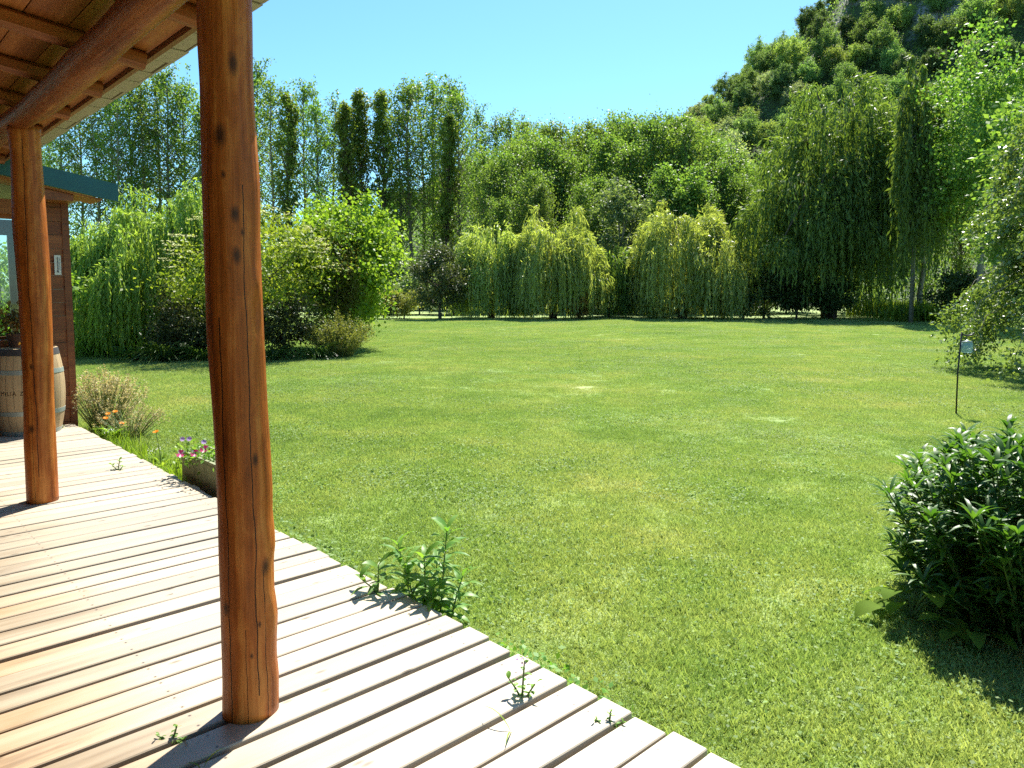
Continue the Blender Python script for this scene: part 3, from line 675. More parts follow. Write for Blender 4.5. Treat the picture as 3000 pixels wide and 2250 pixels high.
def poplar(rng, H, Rr, cb, nbr, per, L, W, name, label, leafm, barkm, group=None, up=.8, topw=.25, dens=1., shape='open', ragged=0.):
    """tall straight poplar: thin trunk, steep side branches carrying small leaf clusters"""
    tr = H*.0095; tb = MB(); n_ = 9; sw = np.cumsum(rng.normal(size=(n_, 2))*H*.004, 0)
    path = [np.array([sw[i, 0], sw[i, 1], H*.985*i/(n_-1)]) for i in range(n_)]
    tb.tube(path, [tr*(1-.93*i/(n_-1))+.012 for i in range(n_)], 7)
    cen = []; rad = []
    for i in range(nbr):
        t = (i+rng.random())/nbr; t = t**(.85); z = cb+(H-cb)*t*.97; f = z/(H*.985)*(n_-1); k = min(int(f), n_-2); a = path[k]+(path[k+1]-path[k])*(f-k)
        if shape == 'column': pr = (math.sin(min(.12+t*.88, 1)*PI))**.6*(1-.25*t)
        else: pr = ((1-t)**.55*(.35+.65*min(1, t*3.2))+topw*t)*(1+ragged*rng.normal()*.6)
        ln = Rr*pr*rng.uniform(.55, 1.15); az = rng.random()*2*PI
        d = np.array([math.cos(az), math.sin(az), up*rng.uniform(.75, 1.5)]); ln = min(ln, (H-z)/d[2]+.05*Rr); b = a+d*ln; m2 = a+d*ln*.5-np.array([0, 0, .06*ln])
        tb.tube([a, m2, b], [tr*.32*(1-t*.6)+.006, tr*.2*(1-t*.6)+.005, .004], 4, False)
        nc = 3 if ln > .6 else 2
        for j in range(nc):
            s_ = .35+.65*(j+rng.random())/nc; c = a+d*ln*s_+rng.normal(size=3)*.13*Rr
            r = Rr*rng.uniform(.14, .27)*(.6 if t > .85 else 1); cen.append(c); rad.append((r, r, r*1.25))
    for j in range(4): cen.append(path[-1]+np.array([0, 0, -.25*j*Rr*.5])+rng.normal(size=3)*.05); rad.append((.10*Rr, .10*Rr, .32*Rr))
    V = clump_leaves(rng, cen, rad, [max(3, int(per*dens*rng.uniform(.4, 1.5))) for _ in cen], L, W, .15, .45)
    return tree_thing(name, label, 'tree', group, tb, V, quads(V), leafm, barkm)
def strand(rng, p, out, top, zend, ds, L, W, arch):
    """one hanging shoot: leaves its limb outward, arches over and hangs; leaves alternate along it"""
    ln = max(.4, (p[2]-zend)); n_ = max(4, int((ln+arch)/ds)); s_ = np.linspace(0, 1, n_)
    C = np.empty((n_, 3)); o2 = np.array(out)
    e = 1-np.exp(-s_*4.)
    C[:, 0] = p[0]+o2[0]*arch*e; C[:, 1] = p[1]+o2[1]*arch*e
    sw = rng.normal(size=2)*.10; phs = rng.random()*6
    C[:, 0] += sw[0]*s_*ln*.25+.02*np.sin(s_*9+phs)*ln*.3; C[:, 1] += sw[1]*s_*ln*.25
    C[:, 2] = p[2]+arch*.55*np.sin(np.minimum(s_*5, 1)*PI)*.7-(ln)*s_**1.25
    D = np.gradient(C, axis=0); D = nrm(D)*.9+rng.normal(size=(n_, 3))*.27; D[:, 2] -= .2
    return C, D, rng.normal(size=(n_, 3))*.8+np.array([o2[0]*.5, o2[1]*.5, .5])
def willow(rng, H, Rr, nb, per, ds, L, W, name, label, leafm, barkm, group=None, zend=(.2, .9), low=.55, lean=(0, 0), trunk_r=.2, gap=.25, inner=.35, lobes=((0, 0, 1, 1),), power=2.2):
    """weeping willow: bunches of hanging shoots from arching limbs round a domed top, uneven hem, gaps between curtains"""
    tb = MB(); nl = 9; limbs = []
    tb.tube([(0, 0, 0), (lean[0]*.3, lean[1]*.3, H*.22), (lean[0]*.7, lean[1]*.7, H*.42)], [trunk_r*1.2, trunk_r, trunk_r*.8], 9)
    base = np.array([lean[0]*.7, lean[1]*.7, H*.42]); Cs = []; Ds = []; Ns = []; lob = rng.random(4)*6; lw = np.array([l_[3]**2 for l_ in lobes]); lw = lw/lw.sum()
    for i in range(nb):
        az = rng.random()*2*PI; lx, ly, hs_, rs_ = lobes[int(rng.choice(len(lobes), p=lw))]; Rl = Rr*rs_; rho = Rl*(inner+(1-inner)*rng.random()**.55)*rng.uniform(.85, 1.08)*(1+.13*math.sin(2*az+lob[0])+.10*math.sin(5*az+lob[1]))
        dome = H*hs_*(1-(1-low)*(min(rho/Rl, 1))**power)*rng.uniform(.80, .99)*(1+.075*math.sin(3*az+lob[2]+rho)+.05*math.sin(7*az+lob[3]))
        c = np.array([lean[0]+lx+rho*math.cos(az)*.86, lean[1]+ly+rho*math.sin(az)*.86, dome-.10*H*rng.random()**2])
        if i % max(1, nb//16) == 0:
            m2 = base*.45+c*.55+np.array([0, 0, .12*H]); tb.tube([base, m2, c], [trunk_r*.5, trunk_r*.26, .02], 6, False)
        out = np.array([math.cos(az), math.sin(az), 0])
        k = int(per*rng.uniform(.5, 1.5)); wb = min(Rr*rng.uniform(.04, .10), .40)
        ze = rng.uniform(*zend)*(1 if rng.random() > gap else rng.uniform(2.2, 5))
        if rho < Rl*.55: ze = max(ze, dome*.55)
        for j in range(k):
            p = c+rng.normal(size=3)*np.array([wb, wb, wb*.55]); o_ = nrm(out+rng.normal(size=3)*.5); o_[2] = 0
            a, b_, n_ = strand(rng, p, o_, H, min(ze+abs(rng.normal())*.25*H*.4, p[2]-.4), ds, L, W, Rr*rng.uniform(.08, .30))
            Cs.append(a); Ds.append(b_); Ns.append(n_)
    C = np.concatenate(Cs); D = np.concatenate(Ds); Nn = np.concatenate(Ns); s_ = rng.uniform(.6, 1.3, len(C))
    ok = C[:, 2] > .04; C = C[ok]; D = D[ok]; Nn = Nn[ok]; s_ = s_[ok]
    V = leaves(C, D, Nn, L*s_, W*s_)
    V[:, 2] = np.maximum(V[:, 2], .02)
    return tree_thing(name, label, 'tree', group, tb, V, quads(V), leafm, barkm)
def rg(k): return np.random.default_rng(k)

# ---- left middle ground (18-24 m away)
t = willow(rg(11), 4.75, 2.05, 150, 30, .06, .14, .034, 'weeping_willow', 'bushy weeping willow on the left, nearest the cabin roof edge', M['willow'], M['bark'], zend=(.12, .9), low=.58, trunk_r=.16, inner=.45, power=2.8, lobes=((.5, 0, 1., .85), (-1.1, .2, .86, .75), (-.4, -1.0, .72, .6), (-1.9, 0, .62, .4)))
place(t, gx(455, 20.5), 20.5, .3)
t = broad(rg(12), 4.0, 2.3, .35, 70, 15000, .105, .055, 'elder_shrub', 'spreading elder shrub with flat cream flower heads, behind the nearest log post', M['elder'], M['bark'], cat='shrub', trunk_r=.06, cr=(.18, .30), squash=.6)
r_ = rg(13); Vs = []
for i in range(75):
    d = ru(r_, 1)[0]; d[2] = abs(d[2])*.9+.1; d[1] = -abs(d[1]) if r_.random() < .7 else d[1]; c = np.array([d[0]*2.35*.9, d[1]*2.35*.9, 2.0+d[2]*1.9])
    k = 26; q = r_.normal(size=(k, 3))*np.array([.10, .10, .012]); Vs.append(leaves(c+q, r_.normal(size=(k, 3))*np.array([1, 1, .2]), np.tile([0, 0, 1.], (k, 1))+r_.normal(size=(k, 3))*.2, .05, .045))
V = np.concatenate(Vs); leafobj('flower_heads', V, quads(V), M['umbel'], t).name = 'blossom'
place(t, gx(745, 19.3), 19.3, .2)
t = broad(rg(14), 4.95, 1.85, .25, 95, 26000, .115, .09, 'maple_tree', 'fresh bright green maple with large leaves left of the far lawn edge', M['maple'], M['bark'], trunk_r=.09, cr=(.20, .34), top=1.35, squash=.8)
place(t, gx(1008, 22.), 22., .9, .95)
t = broad(rg(15), 3.45, .72, .25, 60, 9000, .085, .026, 'columnar_shrub', 'narrow bronze-green columnar shrub in front of the maple', M['brownleaf'], M['bark'], cat='shrub', trunk_r=.04, cr=(.28, .45), squash=1.5)
place(t, gx(988, 20.7), 20.7, 0, 1.05)
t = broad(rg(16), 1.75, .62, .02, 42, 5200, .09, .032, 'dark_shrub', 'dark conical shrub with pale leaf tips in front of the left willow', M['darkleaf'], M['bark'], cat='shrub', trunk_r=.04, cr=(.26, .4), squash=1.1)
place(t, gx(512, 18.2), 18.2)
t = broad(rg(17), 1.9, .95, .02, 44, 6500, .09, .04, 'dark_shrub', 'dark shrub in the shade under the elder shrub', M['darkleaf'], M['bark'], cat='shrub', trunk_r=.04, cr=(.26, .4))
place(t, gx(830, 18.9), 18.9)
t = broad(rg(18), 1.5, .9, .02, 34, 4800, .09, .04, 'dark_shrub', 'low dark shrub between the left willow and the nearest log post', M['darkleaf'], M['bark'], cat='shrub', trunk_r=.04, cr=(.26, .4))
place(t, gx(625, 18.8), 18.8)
def spray_bush(rng, H, Rr, nst, L, W, name, label, leafm, cat, tipm=None, seeds=True, spread=.55, nl=26, group=None):
    """clump of many fine upright stems with small leaves, the tips of some in flower or seed"""
    o = empty(name, (0, 0, 0), label, cat, group); tb = MB(); Cs = []; Ds = []; T = []
    for i in range(nst):
        az = rng.random()*2*PI; q = rng.random()**.6; h = H*rng.uniform(.6, 1.05)*(1-.35*q); b0 = np.array([math.cos(az)*q*Rr*.35, math.sin(az)*q*Rr*.35, 0])
        tip = b0+np.array([math.cos(az)*q*Rr*spread*1.2, math.sin(az)*q*Rr*spread*1.2, h]); mid = b0*.45+tip*.55+np.array([0, 0, .10*h])
        tb.tube([b0, mid, tip], [.005, .0035, .002], 3, False)
        s_ = rng.random(nl)**.8; C = (1-s_)[:, None]**2*b0+2*(s_*(1-s_))[:, None]*mid+(s_**2)[:, None]*tip
        Cs.append(C); Ds.append(rng.normal(size=(nl, 3))*.6+nrm(tip-b0)*.6); T.append(tip)
    tb.build('stems', M['stemg'], o).name = 'stem'
    C = np.concatenate(Cs); D = np.concatenate(Ds); V = leaves(C, D, rng.normal(size=C.shape)+np.array([0, 0, .5]), L*rng.uniform(.6, 1.3, len(C)), W)
    leafobj('foliage', V, quads(V), leafm, o)
    if tipm:
        T = np.array(T); k = 12; C = np.repeat(T, k, 0)+rng.normal(size=(len(T)*k, 3))*np.array([.02, .02, .05])*H; V = leaves(C, rng.normal(size=C.shape), rng.normal(size=C.shape), .035*max(H, .6), .02*max(H, .6)); leafobj('seed_head', V, quads(V), tipm, o)
    return o
t = spray_bush(rg(20), 1.15, .95, 330, .075, .016, 'flowering_bush', 'rounded grey-green bush with fine stems on the lawn in front of the maple', M['lav'], 'bush', M['lav'])
place(t, gx(990, 19.2), 19.2)
def strap_clump(rng, n_, H, W, name, label, mat, cat='plant', group=None, droop=1.1):
    o = empty(name, (0, 0, 0), label, cat, group)
    az = rng.random(n_)*2*PI; C = np.stack([np.cos(az)*.06, np.sin(az)*.06, np.zeros(n_)], 1); el = rng.uniform(.7, 2.4, n_)
    D = np.stack([np.cos(az), np.sin(az), el], 1); V, Q = longleaves(rng, C, D, H*rng.uniform(.8, 1.4, n_), W, droop, 6)
    V[:, 2] = np.maximum(V[:, 2], .01)
    leafobj('leaf_tuft', V, Q, mat, o); return o
SC = strap_clump(rg(21), 130, .75, .035, 'strap_leaf_plant', 'arching strap-leaved clump under the left willow', M['strap'], group='strap-leaved clumps along the shrub edge')
place(SC, gx(478, 17.7), 17.7)
for px, Y, s_, lb in ((395, 18.0, .7, 'small strap-leaved clump in the shade left of the dark conical shrub'), (590, 17.9, .85, 'strap-leaved clump just left of the nearest log post'), (800, 18.1, .8, 'strap-leaved clump just right of the nearest log post'), (925, 18.6, .75, 'low strap-leaved clump at the foot of the grey-green bush')):
    c = copy_tree(SC); place(c, gx(px, Y), Y, px, s_, label=lb)
def grass_clump(rng, n_, H, sx, sy, W, name, label, mat, cat='grass clump', lean=.25):
    C = np.stack([rng.normal(size=n_)*sx, rng.normal(size=n_)*sy, np.zeros(n_)], 1); D = np.stack([rng.normal(size=n_)*lean, rng.normal(size=n_)*lean, np.ones(n_)], 1)
    V, Q = longleaves(rng, C, D, H*rng.uniform(.6, 1.15, n_), W, .35, 3); V[:, 2] = np.maximum(V[:, 2], .005)
    o = link(name, qmesh(name, V, Q), mat); return tag(o, label, cat)
o = grass_clump(rg(22), 1500, 1.0, 1.1, .5, .035, 'tall_grass', 'tall lush unmown grass beside the cabin at the left edge', M['tallgrass']); o.location = (gx(225, 21), 21, 0)
o = grass_clump(rg(23), 1400, .8, 1.1, .5, .035, 'tall_grass', 'shaded tall grass under the left willow by the cabin', M['tallgrass']); o.location = (gx(290, 19.6), 19.6, 0)
t = broad(rg(24), 3.3, 1.25, .1, 44, 8000, .10, .06, 'garden_shrub', 'bright green shrub glimpsed through the cabin window', M['maple'], M['bark'], cat='shrub', trunk_r=.05)
place(t, gx(5, 16.5), 16.5)

# ---- far lawn edge: small willows and shrubs (about 45 m)
WL = 'small weeping willows along the far lawn edge'
W1 = willow(rg(31), 6.3, 2.5, 115, 14, .12, .30, .058, 'weeping_willow', 'pale yellowish weeping willow beside the round dark bush', M['willowpale'], M['bark'], WL, inner=.45, zend=(.06, 1.0), low=.60, trunk_r=.2, power=2.5, lobes=((0, 0, 1., 1), (-1.3, -.3, .84, .6)))
place(W1, gx(1440, 47.5), 47.5, .4)
W2 = willow(rg(32), 6.8, 3.0, 165, 14, .12, .30, .058, 'weeping_willow', 'middle weeping willow with dark curtains at the far lawn edge', M['willowpale'], M['bark'], WL, inner=.45, zend=(.06, .9), low=.62, trunk_r=.22, power=2.6, lobes=((0, 0, 1., .95), (-1.7, -.6, .90, .5), (.9, -1.5, .74, .5)))
place(W2, gx(1620, 46.5), 46.5, 1.)
W3 = willow(rg(33), 7.3, 3.45, 205, 14, .12, .30, .058, 'weeping_willow', 'broad bright weeping willow at the far lawn edge, left of the huge dark willow', M['willowpale'], M['bark'], WL, inner=.45, zend=(.06, 1.0), low=.62, trunk_r=.25, power=2.7, lobes=((.3, 0, 1., .95), (-2.4, -.6, .72, .45), (1.6, -.9, .90, .45)))
place(W3, gx(1998, 46.5), 46.5, 2.)
W4 = willow(rg(34), 5.6, 1.9, 60, 16, .12, .28, .065, 'weeping_willow', 'narrow shaded weeping willow between the two broad ones', M['willowdark'], M['bark'], WL, inner=.65, zend=(.1, .8), low=.7, trunk_r=.18)
place(W4, gx(1778, 48.5), 48.5, .7)
t = broad(rg(35), 4.9, 1.75, .1, 60, 8500, .20, .075, 'round_bush', 'large round dark grey-green bush at the far lawn edge', M['darkleaf'], M['bark'], cat='bush', trunk_r=.1, cr=(.22, .36), squash=.9)
place(t, gx(1290, 44.8), 44.8)
t = broad(rg(36), 1.9, .75, .05, 22, 1800, .17, .08, 'rusty_shrub', 'small reddish-tipped shrub between the middle and broad willows', M['rust'], M['bark'], cat='shrub', trunk_r=.04, cr=(.24, .4))
place(t, gx(1690, 44.6), 44.6)
HG = 'low shrubs in front of the poplars'
hs = None
for i, (px, Y, s_, lb) in enumerate(((1125, 45.2, .75, 'low pale hedge shrub right of the maple'), (1185, 45.8, .85, 'low pale hedge shrub beside the round dark bush'), (1060, 46, .9, 'low hedge shrub half hidden behind the maple'))):
    hs = broad(rg(37), 2.6, 1.35, .02, 34, 4200, .2, .07, 'hedge_shrub', lb, M['lav'], M['bark'], HG, 'shrub', .05) if i == 0 else copy_tree(hs)
    place(hs, gx(px, Y), Y, i*2., s_, label=lb)
for i, (px, Y, s_, lb) in enumerate(((2175, 45.6, 1.0, 'blue-green shrub right of the broad bright willow'), (2235, 46.2, 1.25, 'taller blue-green shrub at the foot of the huge willow, on its left'), (2120, 48, 1.1, 'blue-green shrub peeping out behind the broad bright willow'))):
    hs = broad(rg(38), 3.6, 1.25, .02, 40, 5200, .22, .07, 'willow_shrub', lb, M['blue'], M['bark'], 'blue-green shrubs beside the willows', 'shrub', .05, droop=.6) if i == 0 else copy_tree(hs)
    place(hs, gx(px, Y), Y, i*2.1, s_, label=lb)
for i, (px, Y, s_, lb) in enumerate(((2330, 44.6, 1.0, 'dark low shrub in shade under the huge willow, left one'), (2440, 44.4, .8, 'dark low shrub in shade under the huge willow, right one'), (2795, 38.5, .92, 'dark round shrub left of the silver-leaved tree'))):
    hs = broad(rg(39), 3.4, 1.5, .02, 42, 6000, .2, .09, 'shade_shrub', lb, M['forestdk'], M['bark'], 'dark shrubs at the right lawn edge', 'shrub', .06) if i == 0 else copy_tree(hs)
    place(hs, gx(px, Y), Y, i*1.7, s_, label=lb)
# the huge willow on the right
t = willow(rg(41), 16.2, 4.9, 270, 14, .19, .34, .085, 'huge_willow', 'huge dark weeping willow towering over the right lawn edge', M['willowdark'], M['bark'], zend=(.3, 3.2), low=.62, trunk_r=.42, gap=.45, inner=.4, power=2.8, lobes=((0, 0, 1., .85), (-3.4, -.5, .74, .6), (2.6, .6, .95, .6), (-1.6, -2.2, .62, .55), (1.5, -2.5, .78, .5), (-5., .3, .5, .4)))
place(t, gx(2425, 47), 47, .5)
t = willow(rg(42), 14.8, 1.35, 90, 13, .2, .36, .10, 'tall_willow', 'tall narrow willow with a drooping dark top right of the huge one', M['willowdark'], M['barkpale'], zend=(1.6, 8.), low=.84, trunk_r=.10, gap=.2, inner=.3, power=3.5, lobes=((0, 0, 1., .6), (1.0, .3, .84, .7), (-1.2, -.4, .80, .9), (-.5, -.9, .62, 1.)))
place(t, gx(2665, 40), 40, .5)
# young leafy trees right of it
t = broad(rg(43), 13.4, 2.5, 3.2, 100, 14000, .20, .13, 'aspen_tree', 'leafy green tree with a thin pale trunk right of the huge willow', M['poplar'], M['barkpale'], trunk_r=.16, cr=(.22, .36))
place(t, gx(2690, 43.5), 43.5, .5)
t = broad(rg(44), 15.5, 3.2, 2.5, 120, 17000, .19, .125, 'aspen_tree', 'tall leafy tree rising behind the silver-leaved tree', M['poplar'], M['barkpale'], trunk_r=.18, cr=(.2, .34))
place(t, gx(2865, 37), 37, 1.5)
t = broad(rg(45), 10.5, 2.3, 1.0, 80, 8500, .24, .15, 'aspen_tree', 'mid-height leafy tree at the right picture edge behind the silver-leaved tree', M['forest'], M['barkpale'], trunk_r=.14)
place(t, gx(3010, 30), 30, 2.)
for px, Y, n_, lb in ((2620, 47.5, 1500, 'sunlit tall grass under the trees right of the huge willow'), (2745, 42, 1300, 'sunlit tall grass beside the thin pale trunk')):
    o = grass_clump(rg(px), n_, 1.2, 1.5, .7, .06, 'tall_grass', lb, M['tallgrass']); o.location = (gx(px, Y), Y, 0)
# the silver-leaved tree at the right edge
def drooping_tree(rng, H, Rr, nb, name, label, leafm, barkm):
    tb = MB(); tb.tube([(0, 0, 0), (.05, 0, H*.3), (0, .05, H*.62), (.02, 0, H*.97)], [.15, .12, .07, .01], 10); Cs = []; Ds = []; Ns = []
    for i in range(nb):
        t = (i+.5)/nb; z0 = H*(.12+.83*t); az = i*2.399+rng.random(); ln = Rr*(1-.78*t**1.6)*rng.uniform(.7, 1.15)
        d = np.array([math.cos(az), math.sin(az), 0]); a = np.array([0, 0, z0]); m1 = a+d*ln*.5+np.array([0, 0, .28*ln+.1]); b_ = a+d*ln+np.array([0, 0, .05*ln-.15]); e = b_+d*ln*.12+np.array([0, 0, -rng.uniform(.35, 1.25)*min(1, z0/1.3)])
        tb.tube([a, m1, b_, e], [.035, .02, .009, .003], 5, False)
        for j in range(11):
            s_ = rng.uniform(.25, 1); q = a*(1-s_)**3+3*m1*s_*(1-s_)**2+3*b_*s_**2*(1-s_)+e*s_**3
            for r2 in range(4):
                o_ = nrm(d*.5+rng.normal(size=3)*.8); l2 = rng.uniform(.35, .85); n_ = 26; w_ = np.linspace(0, 1, n_)
                C = q+o_*l2*(w_*(1-.3*w_))[:, None]; C[:, 2] -= l2*.75*w_**2; C += rng.normal(size=(n_, 3))*.055
                Cs.append(C); Ds.append(rng.normal(size=(n_, 3))*.7+np.array([0, 0, -.45])+o_*.4); Ns.append(rng.normal(size=(n_, 3))*.45+np.array([0, .35, .8]))
    C = np.concatenate(Cs); D = np.concatenate(Ds); Nn = np.concatenate(Ns); ok = C[:, 2] > .12; C, D, Nn = C[ok], D[ok], Nn[ok]
    s_ = rng.uniform(.7, 1.25, len(C)); V = leaves(C, D, Nn, .085*s_, .055*s_, .10)
    return tree_thing(name, label, 'tree', None, tb, V, quads(V), leafm, barkm)
t = drooping_tree(rg(46), 7.6, 3.15, 150, 'silver_leaved_tree', 'drooping tree with silvery shining leaves at the right edge by the garden lantern', M['birch'], M['barkpale'])
place(t, gx(3345, 14.4), 14.4, .4)

# ---- poplar row behind (70-85 m)
PG = 'poplars in the row behind the garden'
protos = [poplar(rg(50+k), 20., 2.5+.3*(k % 2), 3.2+.9*k, 84, 19, .22, .145, 'poplar', None, M['poplar'], M['barkpale'], PG, up=.75+.1*k) for k in range(4)]
cols = [poplar(rg(60+k), 20., 1.45, 4., 110, 24, .24, .155, 'columnar_poplar', None, M['lomb'], M['bark'], 'narrow columnar poplars in the row', up=2.2, dens=1.1, shape='column') for k in range(2)]
used = set()
def inst(proto, key):
    if key not in used: used.add(key); return proto
    return copy_tree(proto)
row = [(125, 420), (165, 345), (205, 310), (255, 285), (300, 290), (345, 300), (372, 262), (412, 236), (445, 262), (480, 246), (515, 222), (552, 268), (598, 330), (640, 300), (690, 260), (735, 250), (775, 204), (815, 262), (905, 262), (940, 330), (988, 305), (1040, 330), (1175, 330), (1205, 268), (1240, 262), (1278, 258), (1322, 255), (1352, 300), (1400, 330), (1450, 362), (1495, 358), (1545, 370), (1590, 385)]
rr = rg(70)
for i, (px, py) in enumerate(row):
    Y = 74+10*rr.random()+(4 if px > 1380 else 0); k = i % 4; H = EYE+(853-py)/F_*Y
    o = inst(protos[k], ('p', k))
    where = 'behind the verandah posts' if px < 560 else 'right of the nearest log post' if px < 1100 else 'behind the round bush' if px < 1390 else 'nearest the wood'
    place(o, gx(px, Y), Y, rr.random()*6, H/20.*rr.uniform(.9, 1.1), H/20., label='tall open poplar with bare lower trunk '+where)
for i, (px, py, lb) in enumerate(((852, 285, 'dense narrow columnar poplar, leftmost of the narrow ones'), (1066, 276, 'dense narrow columnar poplar behind the top of the maple'), (1032, 318, 'shorter narrow columnar poplar left of the one behind the maple top'), (1128, 280, 'darkest narrow columnar poplar, right of the maple top'), (1312, 345, 'narrow yellow-green columnar poplar among open poplars above the round bush'))):
    Y = 72+2*(i % 2); H = EYE+(853-py)/F_*Y; o = inst(cols[i % 2], ('c', i % 2)); place(o, gx(px, Y), Y, i*1.3, H/20.*1.02, H/20., label=lb)
# undergrowth below the row
ug = broad(rg(71), 5.5, 2.7, .05, 46, 5200, .34, .16, 'undergrowth_shrub', None, M['blue'], M['bark'], 'shrubs under the poplar row', 'shrub', .07)
for i, px in enumerate((190, 330, 470, 640, 780, 900, 1060, 1150, 1240, 1330, 1430)):
    o = ug if i == 0 else copy_tree(ug); Y = 62+6*rr.random(); s_ = rr.uniform(.75, 1.15)
    place(o, gx(px, Y), Y, rr.random()*6, s_, s_*rr.uniform(.8, 1.15), label='bushy blue-green shrub at the foot of the poplar row')
for i, px in enumerate((1130, 1230, 1330, 1420, 1540, 1700, 1830, 1900, 2080, 2190, 2300, 2420, 2540, 2900)):
    o = copy_tree(ug); Y = 52.5+4*rr.random(); s_ = rr.uniform(.6, .85)
    o.name = 'undergrowth_shrub'
    place(o, gx(px, Y), Y, rr.random()*6, s_, s_*rr.uniform(.7, 1.0), label='undergrowth shrub in shade behind the small willows')
    o['group'] = 'shrubs behind the small willows'
# ---- wood at the foot of the hill (52-80 m)
FG = 'broadleaf trees of the wood behind the small willows'
fp = [poplar(rg(80+k), 14., 2.9, .8, 125, 26, .20, .13, 'wood_tree', None, M['forest'], M['bark'], FG, up=1.15, topw=.2, dens=1.15, ragged=.5) for k in range(4)]
wood = [(1440, 500, 62), (1500, 440, 68), (1560, 410, 74), (1620, 395, 70), (1680, 405, 76), (1735, 388, 72), (1790, 372, 75), (1850, 378, 70), (1905, 372, 64), (1965, 368, 66), (2020, 395, 62), (2075, 440, 66), (2130, 470, 62), (2180, 500, 68), (1590, 560, 58), (1700, 560, 57), (1940, 520, 57), (2040, 560, 57), (1470, 600, 58), (2240, 470, 64), (1650, 470, 66), (1835, 450, 64), (1410, 470, 70), (1475, 470, 64), (1530, 430, 72), (1590, 430, 66), (1765, 430, 66), (1880, 420, 72), (1935, 400, 74), (1990, 430, 70), (2050, 430, 74), (2105, 500, 60), (2160, 540, 58), (1560, 520, 60), (1750, 540, 60), (2330, 520, 62), (2480, 540, 60), (2590, 500, 63), (2700, 470, 58), (2800, 440, 61), (2920, 420, 57)]
for i, (px, py, Y) in enumerate(wood):
    k = i % 4; o = inst(fp[k], ('f', k)); H = EYE+(853-py)/F_*Y
    place(o, gx(px, Y), Y, rr.random()*6, max(H/14., .7)*rr.uniform(.85, 1.05), H/14., label='slim upright leafy tree of the dense wood behind the small willows')
t = broad(rg(90), 10.4, 2.1, 2.5, 70, 7000, .24, .11, 'silvery_tree', 'pale silvery tree standing out of the wood between the small willows', M['blue'], M['barkpale'], trunk_r=.13, cr=(.2, .36), droop=.6)
place(t, gx(1812, 53), 53, .3)
t = broad(rg(91), 12.5, 2.8, 1., 95, 14000, .24, .15, 'dark_round_tree', 'dense dark rounded tree behind the broad bright willow', M['forest'], M['bark'], trunk_r=.2, cr=(.2, .32))
place(t, gx(1985, 57), 57, .3)

# ---- trees on the hillside
hg = 'trees covering the hillside'
hp = []
for k, (mt, nm, lb) in enumerate((('hill1', 'hill_tree', 'green broadleaf tree on the wooded hillside'), ('hill2', 'evergreen_tree', 'dark evergreen tree on the wooded hillside'), ('hill3', 'hill_tree', 'yellow-green tree on the wooded hillside'), ('hill4', 'hill_tree', 'grey-green tree on the wooded hillside'), ('hill1', 'hill_tree', 'green broadleaf tree on the wooded hillside'))):
    hp.append(broad(rg(100+k), 8., 3.0 if k != 1 else 2.4, 1.0, 110, 11000, .23, .15, nm, lb, M[mt], M['bark'], hg, trunk_r=.16, cr=(.11, .23), squash=1., irregular=.35))
pts = []; rh = rg(110)
def try_pt(X, Y, mind):
    z = float(hillz(X, Y)); px = 1500+F_*X/Y; py = 853-F_*(z-EYE)/Y
    if px < 1040 or px > 3080 or py < -60 or (py > 640): return
    if px > 2150 and py > 480: return
    for q in pts:
        if (q[0]-X)**2+(q[1]-Y)**2 < mind**2: return
    pts.append((X, Y, z, px, py))
for i in range(140): try_pt(-35+130*rh.random(), 180+8*rh.random(), 2.6)
for i in range(6000):
    if len(pts) < 285: try_pt(-40+190*rh.random(), 92+92*rh.random()**.8, 4.6)
for i, (X, Y, z, px, py) in enumerate(pts):
    k = int(rh.choice(5, p=(.3, .2, .17, .13, .2))); o = inst(hp[k], ('h', k)); s_ = rh.uniform(.72, 1.15)*(1.05 if px > 1900 else .85)*(.62 if Y > 178 else 1)
    place(o, X, Y, rh.random()*6, s_, s_*rh.uniform(.85, 1.2), z=z-.5)
HT = broad(rg(115), 11.5, 3.9, 2., 90, 9000, .36, .22, 'hill_tree', 'large pale green tree with visible limbs standing out on the lower hillside', M['hill4'], M['bark'], trunk_r=.2, cr=(.17, .28))
place(HT, gx(2125, 92), 92, .3, z=float(hillz(gx(2125, 92), 92))+8.)
HT['label'] = 'large pale green tree with visible limbs standing out on the lower hillside'
# scrub: one mass of low growth over the slope
r_ = rg(120); n_ = 150000; X = -45+190*r_.random(n_); Y = 86+104*r_.random(n_)
cl = np.sin(X*.9+np.sin(Y*.7))*np.sin(Y*.8+X*.3); C = np.stack([X, Y, hillz(X, Y)+.1+r_.random(n_)**1.6*(1.9+1.2*cl)], 1)
rk = np.sin(X*.11+1.)*np.sin(Y*.09+2.)+.4*np.sin(X*.31)*np.sin(Y*.27); ok = (rk < 1.0) | (C[:, 2] < 70)
C = C[ok]; V = leaves(C, r_.normal(size=C.shape), r_.normal(size=C.shape)+np.array([0, 0, .8]), r_.uniform(.28, .65, len(C)), r_.uniform(.2, .42, len(C)))
tag(leafobj('hillside_scrub', V, quads(V), M['hill1'], None), 'low scrub covering the hillside between the trees', 'scrub', kind='stuff')

